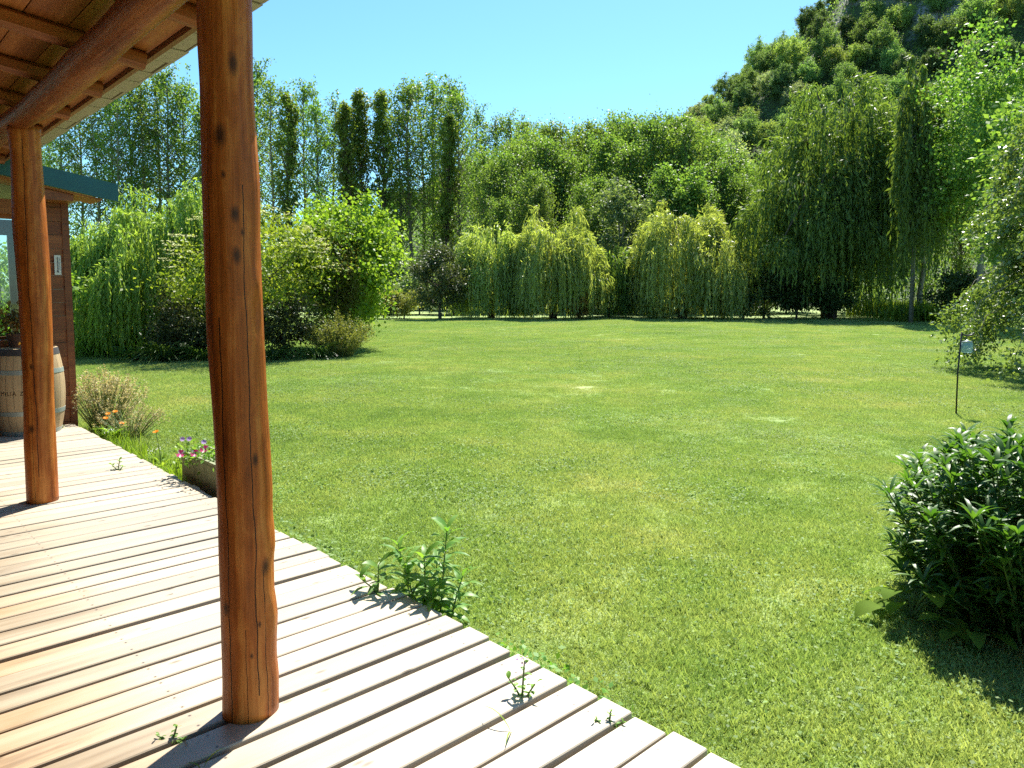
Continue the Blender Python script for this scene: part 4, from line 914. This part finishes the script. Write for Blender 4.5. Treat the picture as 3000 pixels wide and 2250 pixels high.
# ---------------------------------------------------------------- near plants
def lance_bush(rng, H, Rr, nst, L, W, name, label, mat, cat, nl=20):
    """many leafy upright stems, each with a spiral of long lance leaves and a tuft at the tip"""
    o = empty(name, (0, 0, 0), label, cat); tb = MB(); Cs = []; Ds = []
    for i in range(nst):
        az = rng.random()*2*PI; q = math.sqrt(rng.random()); h = H*rng.uniform(.72, 1.03)*(1-.42*q**2.2)*(1 if i % 5 else .5)
        b0 = np.array([math.cos(az)*q*Rr*.62, math.sin(az)*q*Rr*.62, 0]); tip = np.array([math.cos(az)*q*Rr, math.sin(az)*q*Rr, h]); mid = b0*.5+tip*.5+np.array([0, 0, .08*h])
        tb.tube([b0, mid, tip], [.006, .005, .003], 5, False)
        s_ = np.concatenate([.05+.88*rng.random(nl-7)**.8, np.full(7, .985)])
        C = (1-s_)[:, None]**2*b0+2*(s_*(1-s_))[:, None]*mid+(s_**2)[:, None]*tip; a2 = rng.random()*6+np.arange(nl)*2.4
        up = np.where(s_ > .95, rng.uniform(.7, 1.8, nl), rng.uniform(.1, .8, nl)); D = np.stack([np.cos(a2), np.sin(a2), up], 1)+nrm(tip-b0)*.2
        Cs.append(C); Ds.append(D)
    tb.build('stem', M['stemg'], o)
    C = np.concatenate(Cs); D = np.concatenate(Ds); V, Q = longleaves(rng, C, D, L*rng.uniform(.6, 1.2, len(C)), W*rng.uniform(.8, 1.15, len(C)), .75, 4)
    V[:, 2] = np.maximum(V[:, 2], .01); leafobj('foliage', V, Q, mat, o, True); return o
t = lance_bush(rg(130), 1.0, .80, 400, .135, .024, 'leafy_bush', 'dense dark green leafy bush at the right front edge of the lawn', M['bush'], 'bush', 30)
place(t, 2.82, 3.76)
def rosette(rng, n_, L, W, name, label, mat, cat, up=(.3, 1.3), droop=.9, stem=0, group=None):
    o = empty(name, (0, 0, 0), label, cat, group); az = np.arange(n_)*2.4+rng.random(n_)*.6
    tb = MB(); C = np.zeros((n_, 3)); D = np.stack([np.cos(az), np.sin(az), rng.uniform(*up, n_)], 1)
    if stem:
        C = D*stem*rng.uniform(.5, 1.2, n_)[:, None]; D[:, 2] *= .5
        for c in C: tb.tube([(0, 0, 0), c*.55+np.array([0, 0, .02]), c], [.004, .0035, .003], 5, False)
        tb.build('stem', M['stemg'], o)
    V, Q = longleaves(rng, C, D, L*rng.uniform(.7, 1.15, n_), W, droop, 5); V[:, 2] = np.maximum(V[:, 2], .008); leafobj('foliage', V, Q, mat, o, True); return o
t = rosette(rg(131), 14, .17, .10, 'dock_plant', 'broad-leaved dock plant at the foot of the dark leafy bush', M['dock'], 'plant', (.35, 1.4), .9, .16)
place(t, 2.08, 3.74, .5)
t = rosette(rg(132), 10, .14, .08, 'dock_plant', 'small broad-leaved dock plant in front of the dark leafy bush', M['dock'], 'plant', (.2, .9), .9, .10)
place(t, 2.22, 3.50, 1.5)
def stalk_plant(rng, stalks, name, label, mat, cat='weed', L=.10, W=.03, group=None):
    """upright weed: a few stalks with alternate lance leaves"""
    o = empty(name, (0, 0, 0), label, cat, group); tb = MB(); Cs = []; Ds = []
    for (bx, by, tx, ty, h, nl) in stalks:
        b0 = np.array([bx, by, 0.]); tip = np.array([tx, ty, h]); mid = b0*.5+tip*.5+np.array([0, 0, .05*h]); tb.tube([b0, mid, tip], [.005, .004, .0025], 5, False)
        s_ = np.linspace(.12, 1, nl); C = (1-s_)[:, None]**2*b0+2*(s_*(1-s_))[:, None]*mid+(s_**2)[:, None]*tip; a2 = rng.random()*6+np.arange(nl)*2.4
        Cs.append(C); Ds.append(np.stack([np.cos(a2), np.sin(a2), .25+1.2*s_**3], 1))
    tb.build('stem', M['stemg'], o); C = np.concatenate(Cs); D = np.concatenate(Ds)
    V, Q = longleaves(rng, C, D, L*rng.uniform(.7, 1.2, len(C)), W*rng.uniform(.8, 1.2, len(C)), .7, 5); V[:, 2] = np.maximum(V[:, 2], .008); leafobj('foliage', V, Q, mat, o, True); return o
t = stalk_plant(rg(133), [(.05, .0, .09, .03, .50, 34), (-.02, .02, -.03, .04, .34, 26), (-.05, 0, -.13, .02, .30, 24), (.02, -.03, .02, -.1, .24, 20), (.1, .0, .17, .0, .26, 20), (-.08, .04, -.17, .08, .40, 24), (.0, .05, .03, .12, .30, 20)], 'tall_weed', 'lush tall weed with lance leaves growing at the deck edge', M['weed'], L=.125, W=.034)
place(t, -.42, 3.66)
t = stalk_plant(rg(134), [(0, 0, .0, .03, .16, 9), (.02, 0, -.09, .0, .10, 8)], 'small_weed', 'small lance-leaved weed between deck boards, left of the tall weed', M['weed'], L=.12, W=.036)
place(t, -.69, 3.70, z=DECK-.03)
def patch(rng, sx, sy, n_, h, L, name, label, mat, rz=0, cat='weed'):
    C = np.stack([rng.normal(size=n_)*sx, rng.normal(size=n_)*sy, rng.random(n_)*h+.01], 1); D = rng.normal(size=(n_, 3)); D[:, 2] = np.abs(D[:, 2])*.4
    Nn = rng.normal(size=(n_, 3))*.45+np.array([0, 0, 1]); V = leaves(C, D, Nn, L*rng.uniform(.6, 1.3, n_), L*.75, .1)
    o = link(name, qmesh(name, V, quads(V)), mat); tag(o, label, cat, kind='stuff'); o.rotation_euler = (0, 0, rz); return o
AU = math.atan2(U[1], U[0])
o = patch(rg(135), .32, .06, 420, .11, .030, 'clover_patch', 'clover-like weeds along the deck edge right behind the nearest log post', M['clover'], AU); o.location = P(4.15, 2.2, .02)
o = patch(rg(136), .18, .05, 200, .10, .032, 'clover_patch', 'clover-like weeds along the deck edge in the foreground', M['weed'], AU); o.location = P(2.12, 2.17, .02)
o = patch(rg(137), .10, .04, 60, .07, .028, 'clover_patch', 'small clump of round-leaved weeds beside the deck edge, nearest the front', M['weed'], AU); o.location = P(1.80, 2.17, .02)
def seedling(px_u, px_n, seed, h, label, flower=False, L=.020):
    t = stalk_plant(rg(seed), [(0, 0, .01, .02, h, 11), (0, .01, -.05, .0, h*.6, 8), (.01, 0, .05, -.01, h*.5, 7)], 'seedling', label, M['weed'], L=L, W=L*.5, group='seedlings between deck boards')
    t.location = P(px_u, px_n, DECK-.02)
    if flower:
        r2 = rg(seed); C = np.array([[.01, .02, h]])+r2.normal(size=(10, 3))*.008; V = leaves(C, ru(r2, 10), ru(r2, 10), .014, .01); leafobj('flower', V, quads(V), M['purple'], t)
    return t
seedling(1.955, 1.88, 140, .15, 'seedling with a tiny purple flower near the front board ends', True, .034)
seedling(1.62, 1.99, 141, .05, 'tiny seedling at a front board end')
seedling(2.585, .81, 142, .055, 'tiny seedling between boards left of the nearest post shadow')
seedling(6.95, 1.82, 143, .10, 'pale seedling on the far deck between log post and planter', L=.035)
seedling(9.55, 1.92, 144, .08, 'seedling at the cabin corner on the deck', L=.03)
def blade(u_, n_, seed, ln, label, az):
    r2 = rg(seed); V, Q = longleaves(r2, np.zeros((2, 3)), np.array([[math.cos(az), math.sin(az), 1.4], [math.cos(az+2), math.sin(az+2), 1.0]]), [ln, ln*.7], .006, 1.0, 6)
    o = link('grass_blade', qmesh('grass_blade', V, Q), M['tallgrass']); o.location = P(u_, n_, DECK-.01); tag(o, label, 'grass blade', 'grass blades between deck boards')
blade(1.82, 1.70, 146, .16, 'thin pale grass blades rising from a front deck gap', 2.5)
blade(2.36, .83, 147, .10, 'bright green grass blade in the nearest post shadow', .9)
# planter with petunias
pl = empty('planter_box', P(6.0, 2.30, 0), 'mossy grey-green planter box of flowers on the lawn beside the deck', 'planter')
bb = MB(); Lh, Wh, Hh = .88, .24, .335
bb.box((0, 0, Hh/2), Lh, Wh, Hh, None, .0)
o = bb.build('trough', M['planter'], pl); o.rotation_euler = (0, 0, AU)
mod = o.modifiers.new('bevel', 'BEVEL'); mod.width = .012; mod.segments = 2
bb = MB()
for sx_, sy_, wx, wy in ((0, Wh/2-.012, Lh, .024), (0, -Wh/2+.012, Lh, .024), (Lh/2-.012, 0, .024, Wh-.05), (-Lh/2+.012, 0, .024, Wh-.05)): bb.box((sx_, sy_, Hh+.012), wx, wy, .022)
o = bb.build('rim', M['planter'], pl); o.rotation_euler = (0, 0, AU)
r2 = rg(150)
PL = 'petunias in the planter'
def petunia(x, y, z, seed, pm, label, nf=5, fr=.028):
    r3 = rg(seed); o = empty('petunia', np.array(P(6.0, 2.30, 0))+U*x+N*y+Z*z, label, 'flower', PL)
    V = clump_leaves(r3, [(0, 0, .05), (.07, .03, .02), (-.08, -.02, .03)], [(.10, .09, .07)]*3, [70]*3, .035, .022, .1); leafobj('foliage', V, quads(V), M['weed'], o)
    fl = []
    for i in range(nf):
        c = np.array([r3.uniform(-.12, .12), r3.uniform(-.12, .02), r3.uniform(.06, .14)]); d = nrm(np.array([r3.normal()*.4, -.6, .5])); a = nrm(np.cross(d, [0, 0, 1.])); b_ = np.cross(a, d)
        for q in range(9):
            w_ = 2*PI*q/9; fl.append(leaves(c[None], (a*math.cos(w_)+b_*math.sin(w_)+d*.25)[None], d[None], fr, fr*.85, -.05))
    V = np.concatenate(fl); ob = leafobj('blossom', V, quads(V), pm, o)
    if pm.name.startswith('magenta'):
        me = ob.data; me.materials.append(M['whitep'])
        for q in me.polygons: q.material_index = 1 if q.index % 3 == 1 else 0
    return o
petunia(.33, -.02, Hh-.01, 151, M['purple'], 'pale purple petunia at the far end of the planter', 3, .026)
petunia(.12, -.10, Hh-.02, 152, M['pink'], 'magenta and white striped petunia hanging over the planter front', 3, .042)
petunia(-.08, -.02, Hh+.0, 153, M['purple'], 'purple petunia in the middle of the planter behind the log post', 5)
petunia(-.40, .08, Hh-.03, 154, M['pink'], 'trailing petunia at the near end of the planter, seen right of the log post', 2)
# marigolds
MG = 'orange marigolds along the deck edge'
def marigold(x, y, seed, h, label, nfl=1, leafy=26, spread=.03):
    r3 = rg(seed); o = empty('marigold', (x, y, 0), label, 'flower', MG); tb = MB(); fl = []; eye = []
    for i in range(nfl):
        tip = np.array([r3.normal()*spread, r3.normal()*spread, h*(1-.22*i)]); tb.tube([(0, 0, 0), tip*.5+np.array([.01, 0, 0]), tip], [.0045, .004, .003], 5, False)
        d = nrm(np.array([r3.normal()*.2, -.25, 1.])); a = nrm(np.cross(d, [0, 1., 0])); b_ = np.cross(a, d)
        for q in range(18):
            w_ = 2*PI*q/18; fl.append(leaves(tip[None], (a*math.cos(w_)+b_*math.sin(w_)+d*(.5 if q % 2 else .3))[None], d[None], .036, .016, -.05))
    tb.build('stem', M['stemg'], o); V = np.concatenate(fl); leafobj('blossom', V, quads(V), M['orange'], o)
    az = r3.random(leafy)*6.28; C = np.stack([np.cos(az)*.03, np.sin(az)*.03, r3.random(leafy)*h*.35], 1); D = np.stack([np.cos(az), np.sin(az), r3.uniform(.4, 1.6, leafy)], 1)
    V, Q = longleaves(r3, C, D, r3.uniform(.09, .17, leafy), .03, .8, 4); V[:, 2] = np.maximum(V[:, 2], .01); leafobj('foliage', V, Q, M['dock'], o, True)
p = P(7.15, 2.24, 0); marigold(p[0], p[1], 160, .40, 'tall single orange marigold standing at the deck edge', 1, 34)
p = P(6.85, 2.26, 0); marigold(p[0], p[1], 161, .25, 'short orange marigold half open beside the tall one', 1, 40)
p = P(9.02, 2.34, 0); marigold(p[0], p[1], 162, .36, 'leafy clump of orange marigolds at the cabin corner', 3, 90, .07)
p = P(9.25, 2.30, 0); marigold(p[0]+.02, p[1], 163, .30, 'green marigold plant against the cabin corner board', 1, 80, .05)
p = P(6.6, 2.22, 0)
o = grass_clump(rg(164), 260, .24, .20, .06, .008, 'edge_grass', 'longer green grass at the deck edge beside the planter', M['tallgrass']); o.location = p; o.rotation_euler = (0, 0, AU)
o = grass_clump(rg(165), 420, .20, .75, .07, .007, 'edge_grass', 'longer mixed grass along the far deck edge by the cabin', M['tallgrass']); o.location = P(8.3, 2.3, 0); o.rotation_euler = (0, 0, AU)
t = spray_bush(rg(166), .80, .36, 170, .045, .007, 'dry_grass_clump', 'large straw-coloured clump of seeding grass beside the cabin corner', M['dry'], 'grass clump', M['dry'], spread=.8, nl=22)
place(t, gx(300, 8.95), 8.95)
t = spray_bush(rg(167), .45, .30, 70, .04, .006, 'dry_grass_clump', 'lower straw-coloured grass in front of the large dry clump', M['dry'], 'grass clump', M['dry'], spread=.9, nl=18)
place(t, gx(370, 8.5), 8.5)
# white daisies specks
for i, (u_, n_, lb) in enumerate(((7.35, 2.25, 'tiny white flower beside the tall marigold'), (8.75, 2.22, 'tiny white flowers at the deck edge near the cabin'))):
    r3 = rg(170+i); o = empty('white_flower', P(u_, n_, 0), lb, 'flower', 'small white flowers at the deck edge'); tb = MB(); tb.tube([(0, 0, 0), (.01, 0, .1), (0, .01, .2)], [.003, .003, .002], 5, False); tb.build('stem', M['stemg'], o)
    C = np.array([[0, .01, .2]])+r3.normal(size=(24, 3))*np.array([.04, .04, .015]); V = leaves(C, ru(r3, 24), ru(r3, 24)+np.array([0, -.4, .8]), .012, .011); leafobj('blossom', V, quads(V), M['whitep'], o)

# ---------------------------------------------------------------- garden lantern on a hooked stake
LX, LY = gx(2810, 10.12), 10.12
st = empty('lantern_stake', (LX, LY, 0), 'thin black iron stake with a curved hook standing on the lawn', 'stake')
bb = MB(); bb.tube([(0, 0, 0), (-.004, 0, .6), (.024, 0, 1.145)], .0105, 8); bb.build('rod', M['blackiron'], st, smooth=True)
hk = [(.024+.0, 0, 1.142)]+[(.024+.085+.085*math.cos(a), 0, 1.14+.075*math.sin(a)*.62) for a in np.linspace(PI*1.02, PI*1.95, 12)]
bb = MB(); bb.tube(hk, [.011]*13, 8); bb.build('hook', M['blackiron'], st, smooth=True)
ln = empty('glass_lantern', (LX+.105, LY, .86), 'small clear glass lantern hanging from the black stake', 'lantern')
ggl, gnt, gout = newmat('pale blue lantern glass'); g1 = nd(gnt, 'ShaderNodeBsdfTransparent'); g1.inputs[0].default_value = (.78, .90, .93, 1); g2 = nd(gnt, 'ShaderNodeBsdfPrincipled', Roughness=.15); g2.inputs['Base Color'].default_value = (.35, .48, .52, 1)
gmx = nd(gnt, 'ShaderNodeMixShader', Fac=.45); gnt.links.new(g1.outputs[0], gmx.inputs[1]); gnt.links.new(g2.outputs[0], gmx.inputs[2]); gnt.links.new(gmx.outputs[0], gout.inputs[0])
bb = MB(); bb.lathe([(.058, 0), (.068, .01), (.072, .07), (.068, .135), (.06, .14)], 24); bb.build('glass', ggl, ln, smooth=True)
bb = MB(); bb.lathe([(.064, .141), (.066, .152), (.02, .165), (.008, .18)], 20); bb.build('cap', M['steel'], ln, smooth=True)
bb = MB(); bb.tube([(0, 0, .178), (0, 0, .235)], .003, 6); bb.build('hanger', M['blackiron'], ln)

# ---------------------------------------------------------------- lawn blades: one mass, patches instanced on points by geometry nodes
def turf(rng, n_, rad, hmin, hmax, W, clov):
    q = np.sqrt(rng.random(n_))*rad; a = rng.random(n_)*2*PI; C = np.stack([q*np.cos(a), q*np.sin(a), np.full(n_, -.004)], 1)
    az = rng.random(n_)*2*PI; tl = rng.uniform(.25, 1.5, n_); D = np.stack([np.cos(az)*tl, np.sin(az)*tl, np.ones(n_)], 1); D = nrm(D); h = rng.uniform(hmin, hmax, n_)
    Sd = nrm(np.cross(D, np.stack([np.cos(az+1.3), np.sin(az+1.3), np.full(n_, .2)], 1))); V = np.empty((n_, 4, 3)); w_ = W*rng.uniform(.7, 1.3, n_)[:, None]
    tip = C+D*h[:, None]; tip[:, 2] -= h*.18*tl; midp = C+D*h[:, None]*.5
    V[:, 0] = C-Sd*w_*.5; V[:, 1] = C+Sd*w_*.5; V[:, 2] = tip+Sd*w_*.12; V[:, 3] = midp-Sd*w_*.5
    V = V.reshape(-1, 3)
    q = np.sqrt(rng.random(clov))*rad; a = rng.random(clov)*2*PI; C = np.stack([q*np.cos(a), q*np.sin(a), rng.uniform(.006, .03, clov)], 1)
    D = rng.normal(size=(clov, 3)); D[:, 2] *= .3; V2 = leaves(C, D, rng.normal(size=(clov, 3))*.35+np.array([0, 0, 1.]), rng.uniform(.009, .026, clov), rng.uniform(.006, .015, clov), .1)
    return V, V2
r_ = rg(180); Vall = []; ids = []; mats = []; off = 0; Qall = []
for k, (nn, hm, hx, W, cl) in enumerate(((2500, .012, .036, .0054, 60), (2500, .016, .046, .0050, 20), (2100, .010, .034, .0058, 330))):
    a, b_ = turf(r_, nn, .36, hm, hx, W, cl)
    for V, mi in ((a, 0), (b_, 1)):
        Vall.append(V); Qall.append(quads(V)+off); ids.append(np.full(len(V), k+1)); mats.append(np.full(len(V)//4, mi)); off += len(V)
pts = []
for yy in np.arange(1.6, 47.5, .001):
    break
ny_ = 0; y = 1.7
while y < 46.5:
    step = .30 if y < 12 else .34 if y < 25 else .40
    xr = .80*y+2.2
    for x in np.arange(-xr, xr, step):
        X = x+r_.uniform(-.5, .5)*step; Y = y+r_.uniform(-.5, .5)*step; p = np.array([X, Y, 0]); n_ = p@N; uu = p@U
        if n_ < 2.12+.30: continue
        pts.append((X, Y))
    y += step
for uu in np.arange(-.5, 9.9, .10):   # tuck the edge of the turf against the board ends
    p = P(uu, 2.16+.20+r_.random()*.06, 0); pts.append((p[0], p[1], .48))
npt = len(pts); PV = np.array([(p[0], p[1], 0) for p in pts]); sc = np.array([p[2] if len(p) > 2 else r_.uniform(.75, 1.35) for p in pts])
pv = .6*np.sin(PV[:, 0]*.9+1.3*np.sin(PV[:, 1]*.6))*np.sin(PV[:, 1]*.8+.5+.7*np.sin(PV[:, 0]))+r_.normal(size=npt)*.5
var = np.where(pv > .55, 3, np.where(r_.random(npt) < .5, 1, 2))
sc *= 1+.12*np.sin(PV[:, 0]*.5+PV[:, 1]*.33)
Vt = np.concatenate(Vall+[PV]); me = qmesh('lawn_grass', Vt, np.concatenate(Qall))
if len(me.vertices) != len(Vt): print('vertex count changed', len(me.vertices), len(Vt))
def attr(nm, tp, data):
    a = me.attributes.new(nm, tp, 'POINT'); a.data.foreach_set('value', data)
attr('pid', 'INT', np.concatenate(ids+[np.zeros(npt)]).astype(np.int32))
attr('variant', 'INT', np.concatenate([np.zeros(off), var]).astype(np.int32))
attr('sc', 'FLOAT', np.concatenate([np.zeros(off), sc]).astype(np.float32))
attr('rz', 'FLOAT', np.concatenate([np.zeros(off), r_.random(npt)*6.283]).astype(np.float32))
me.materials.append(M['blade']); me.materials.append(M['clover'])
me.polygons.foreach_set('material_index', np.concatenate(mats).astype(np.int32))
go = link('lawn_grass', me); tag(go, 'short mown grass blades and clover covering the lawn', 'grass', kind='stuff')
ng = bpy.data.node_groups.new('turf', 'GeometryNodeTree')
ng.interface.new_socket('Geometry', in_out='INPUT', socket_type='NodeSocketGeometry'); ng.interface.new_socket('Geometry', in_out='OUTPUT', socket_type='NodeSocketGeometry')
gi = ng.nodes.new('NodeGroupInput'); gout = ng.nodes.new('NodeGroupOutput'); jn = ng.nodes.new('GeometryNodeJoinGeometry'); lk = ng.links.new
def named(nm, tp):
    n_ = ng.nodes.new('GeometryNodeInputNamedAttribute'); n_.data_type = tp; n_.inputs[0].default_value = nm; return next(o for o in n_.outputs if o.enabled and o.name == 'Attribute')
def eq(sock, v):
    n_ = ng.nodes.new('FunctionNodeCompare'); n_.data_type = 'INT'; n_.operation = 'EQUAL'; i_ = [s for s in n_.inputs if s.enabled]; lk(sock, i_[0]); i_[1].default_value = v; return n_.outputs[0]
pid = named('pid', 'INT'); vr = named('variant', 'INT'); scs = named('sc', 'FLOAT'); rzs = named('rz', 'FLOAT')
cx = ng.nodes.new('ShaderNodeCombineXYZ'); lk(rzs, cx.inputs[2])
for k in (1, 2, 3):
    s1 = ng.nodes.new('GeometryNodeSeparateGeometry'); s1.domain = 'POINT'; lk(gi.outputs[0], s1.inputs[0]); lk(eq(pid, k), s1.inputs[1])
    s2 = ng.nodes.new('GeometryNodeSeparateGeometry'); s2.domain = 'POINT'; lk(gi.outputs[0], s2.inputs[0]); lk(eq(vr, k), s2.inputs[1])
    mp = ng.nodes.new('GeometryNodeMeshToPoints'); lk(s2.outputs[0], mp.inputs[0])
    ip = ng.nodes.new('GeometryNodeInstanceOnPoints'); lk(mp.outputs[0], ip.inputs['Points']); lk(s1.outputs[0], ip.inputs['Instance']); lk(cx.outputs[0], ip.inputs['Rotation']); lk(scs, ip.inputs['Scale'])
    lk(ip.outputs[0], jn.inputs[0])
lk(jn.outputs[0], gout.inputs[0])
mod = go.modifiers.new('turf', 'NODES'); mod.node_group = ng
print('turf points', npt)
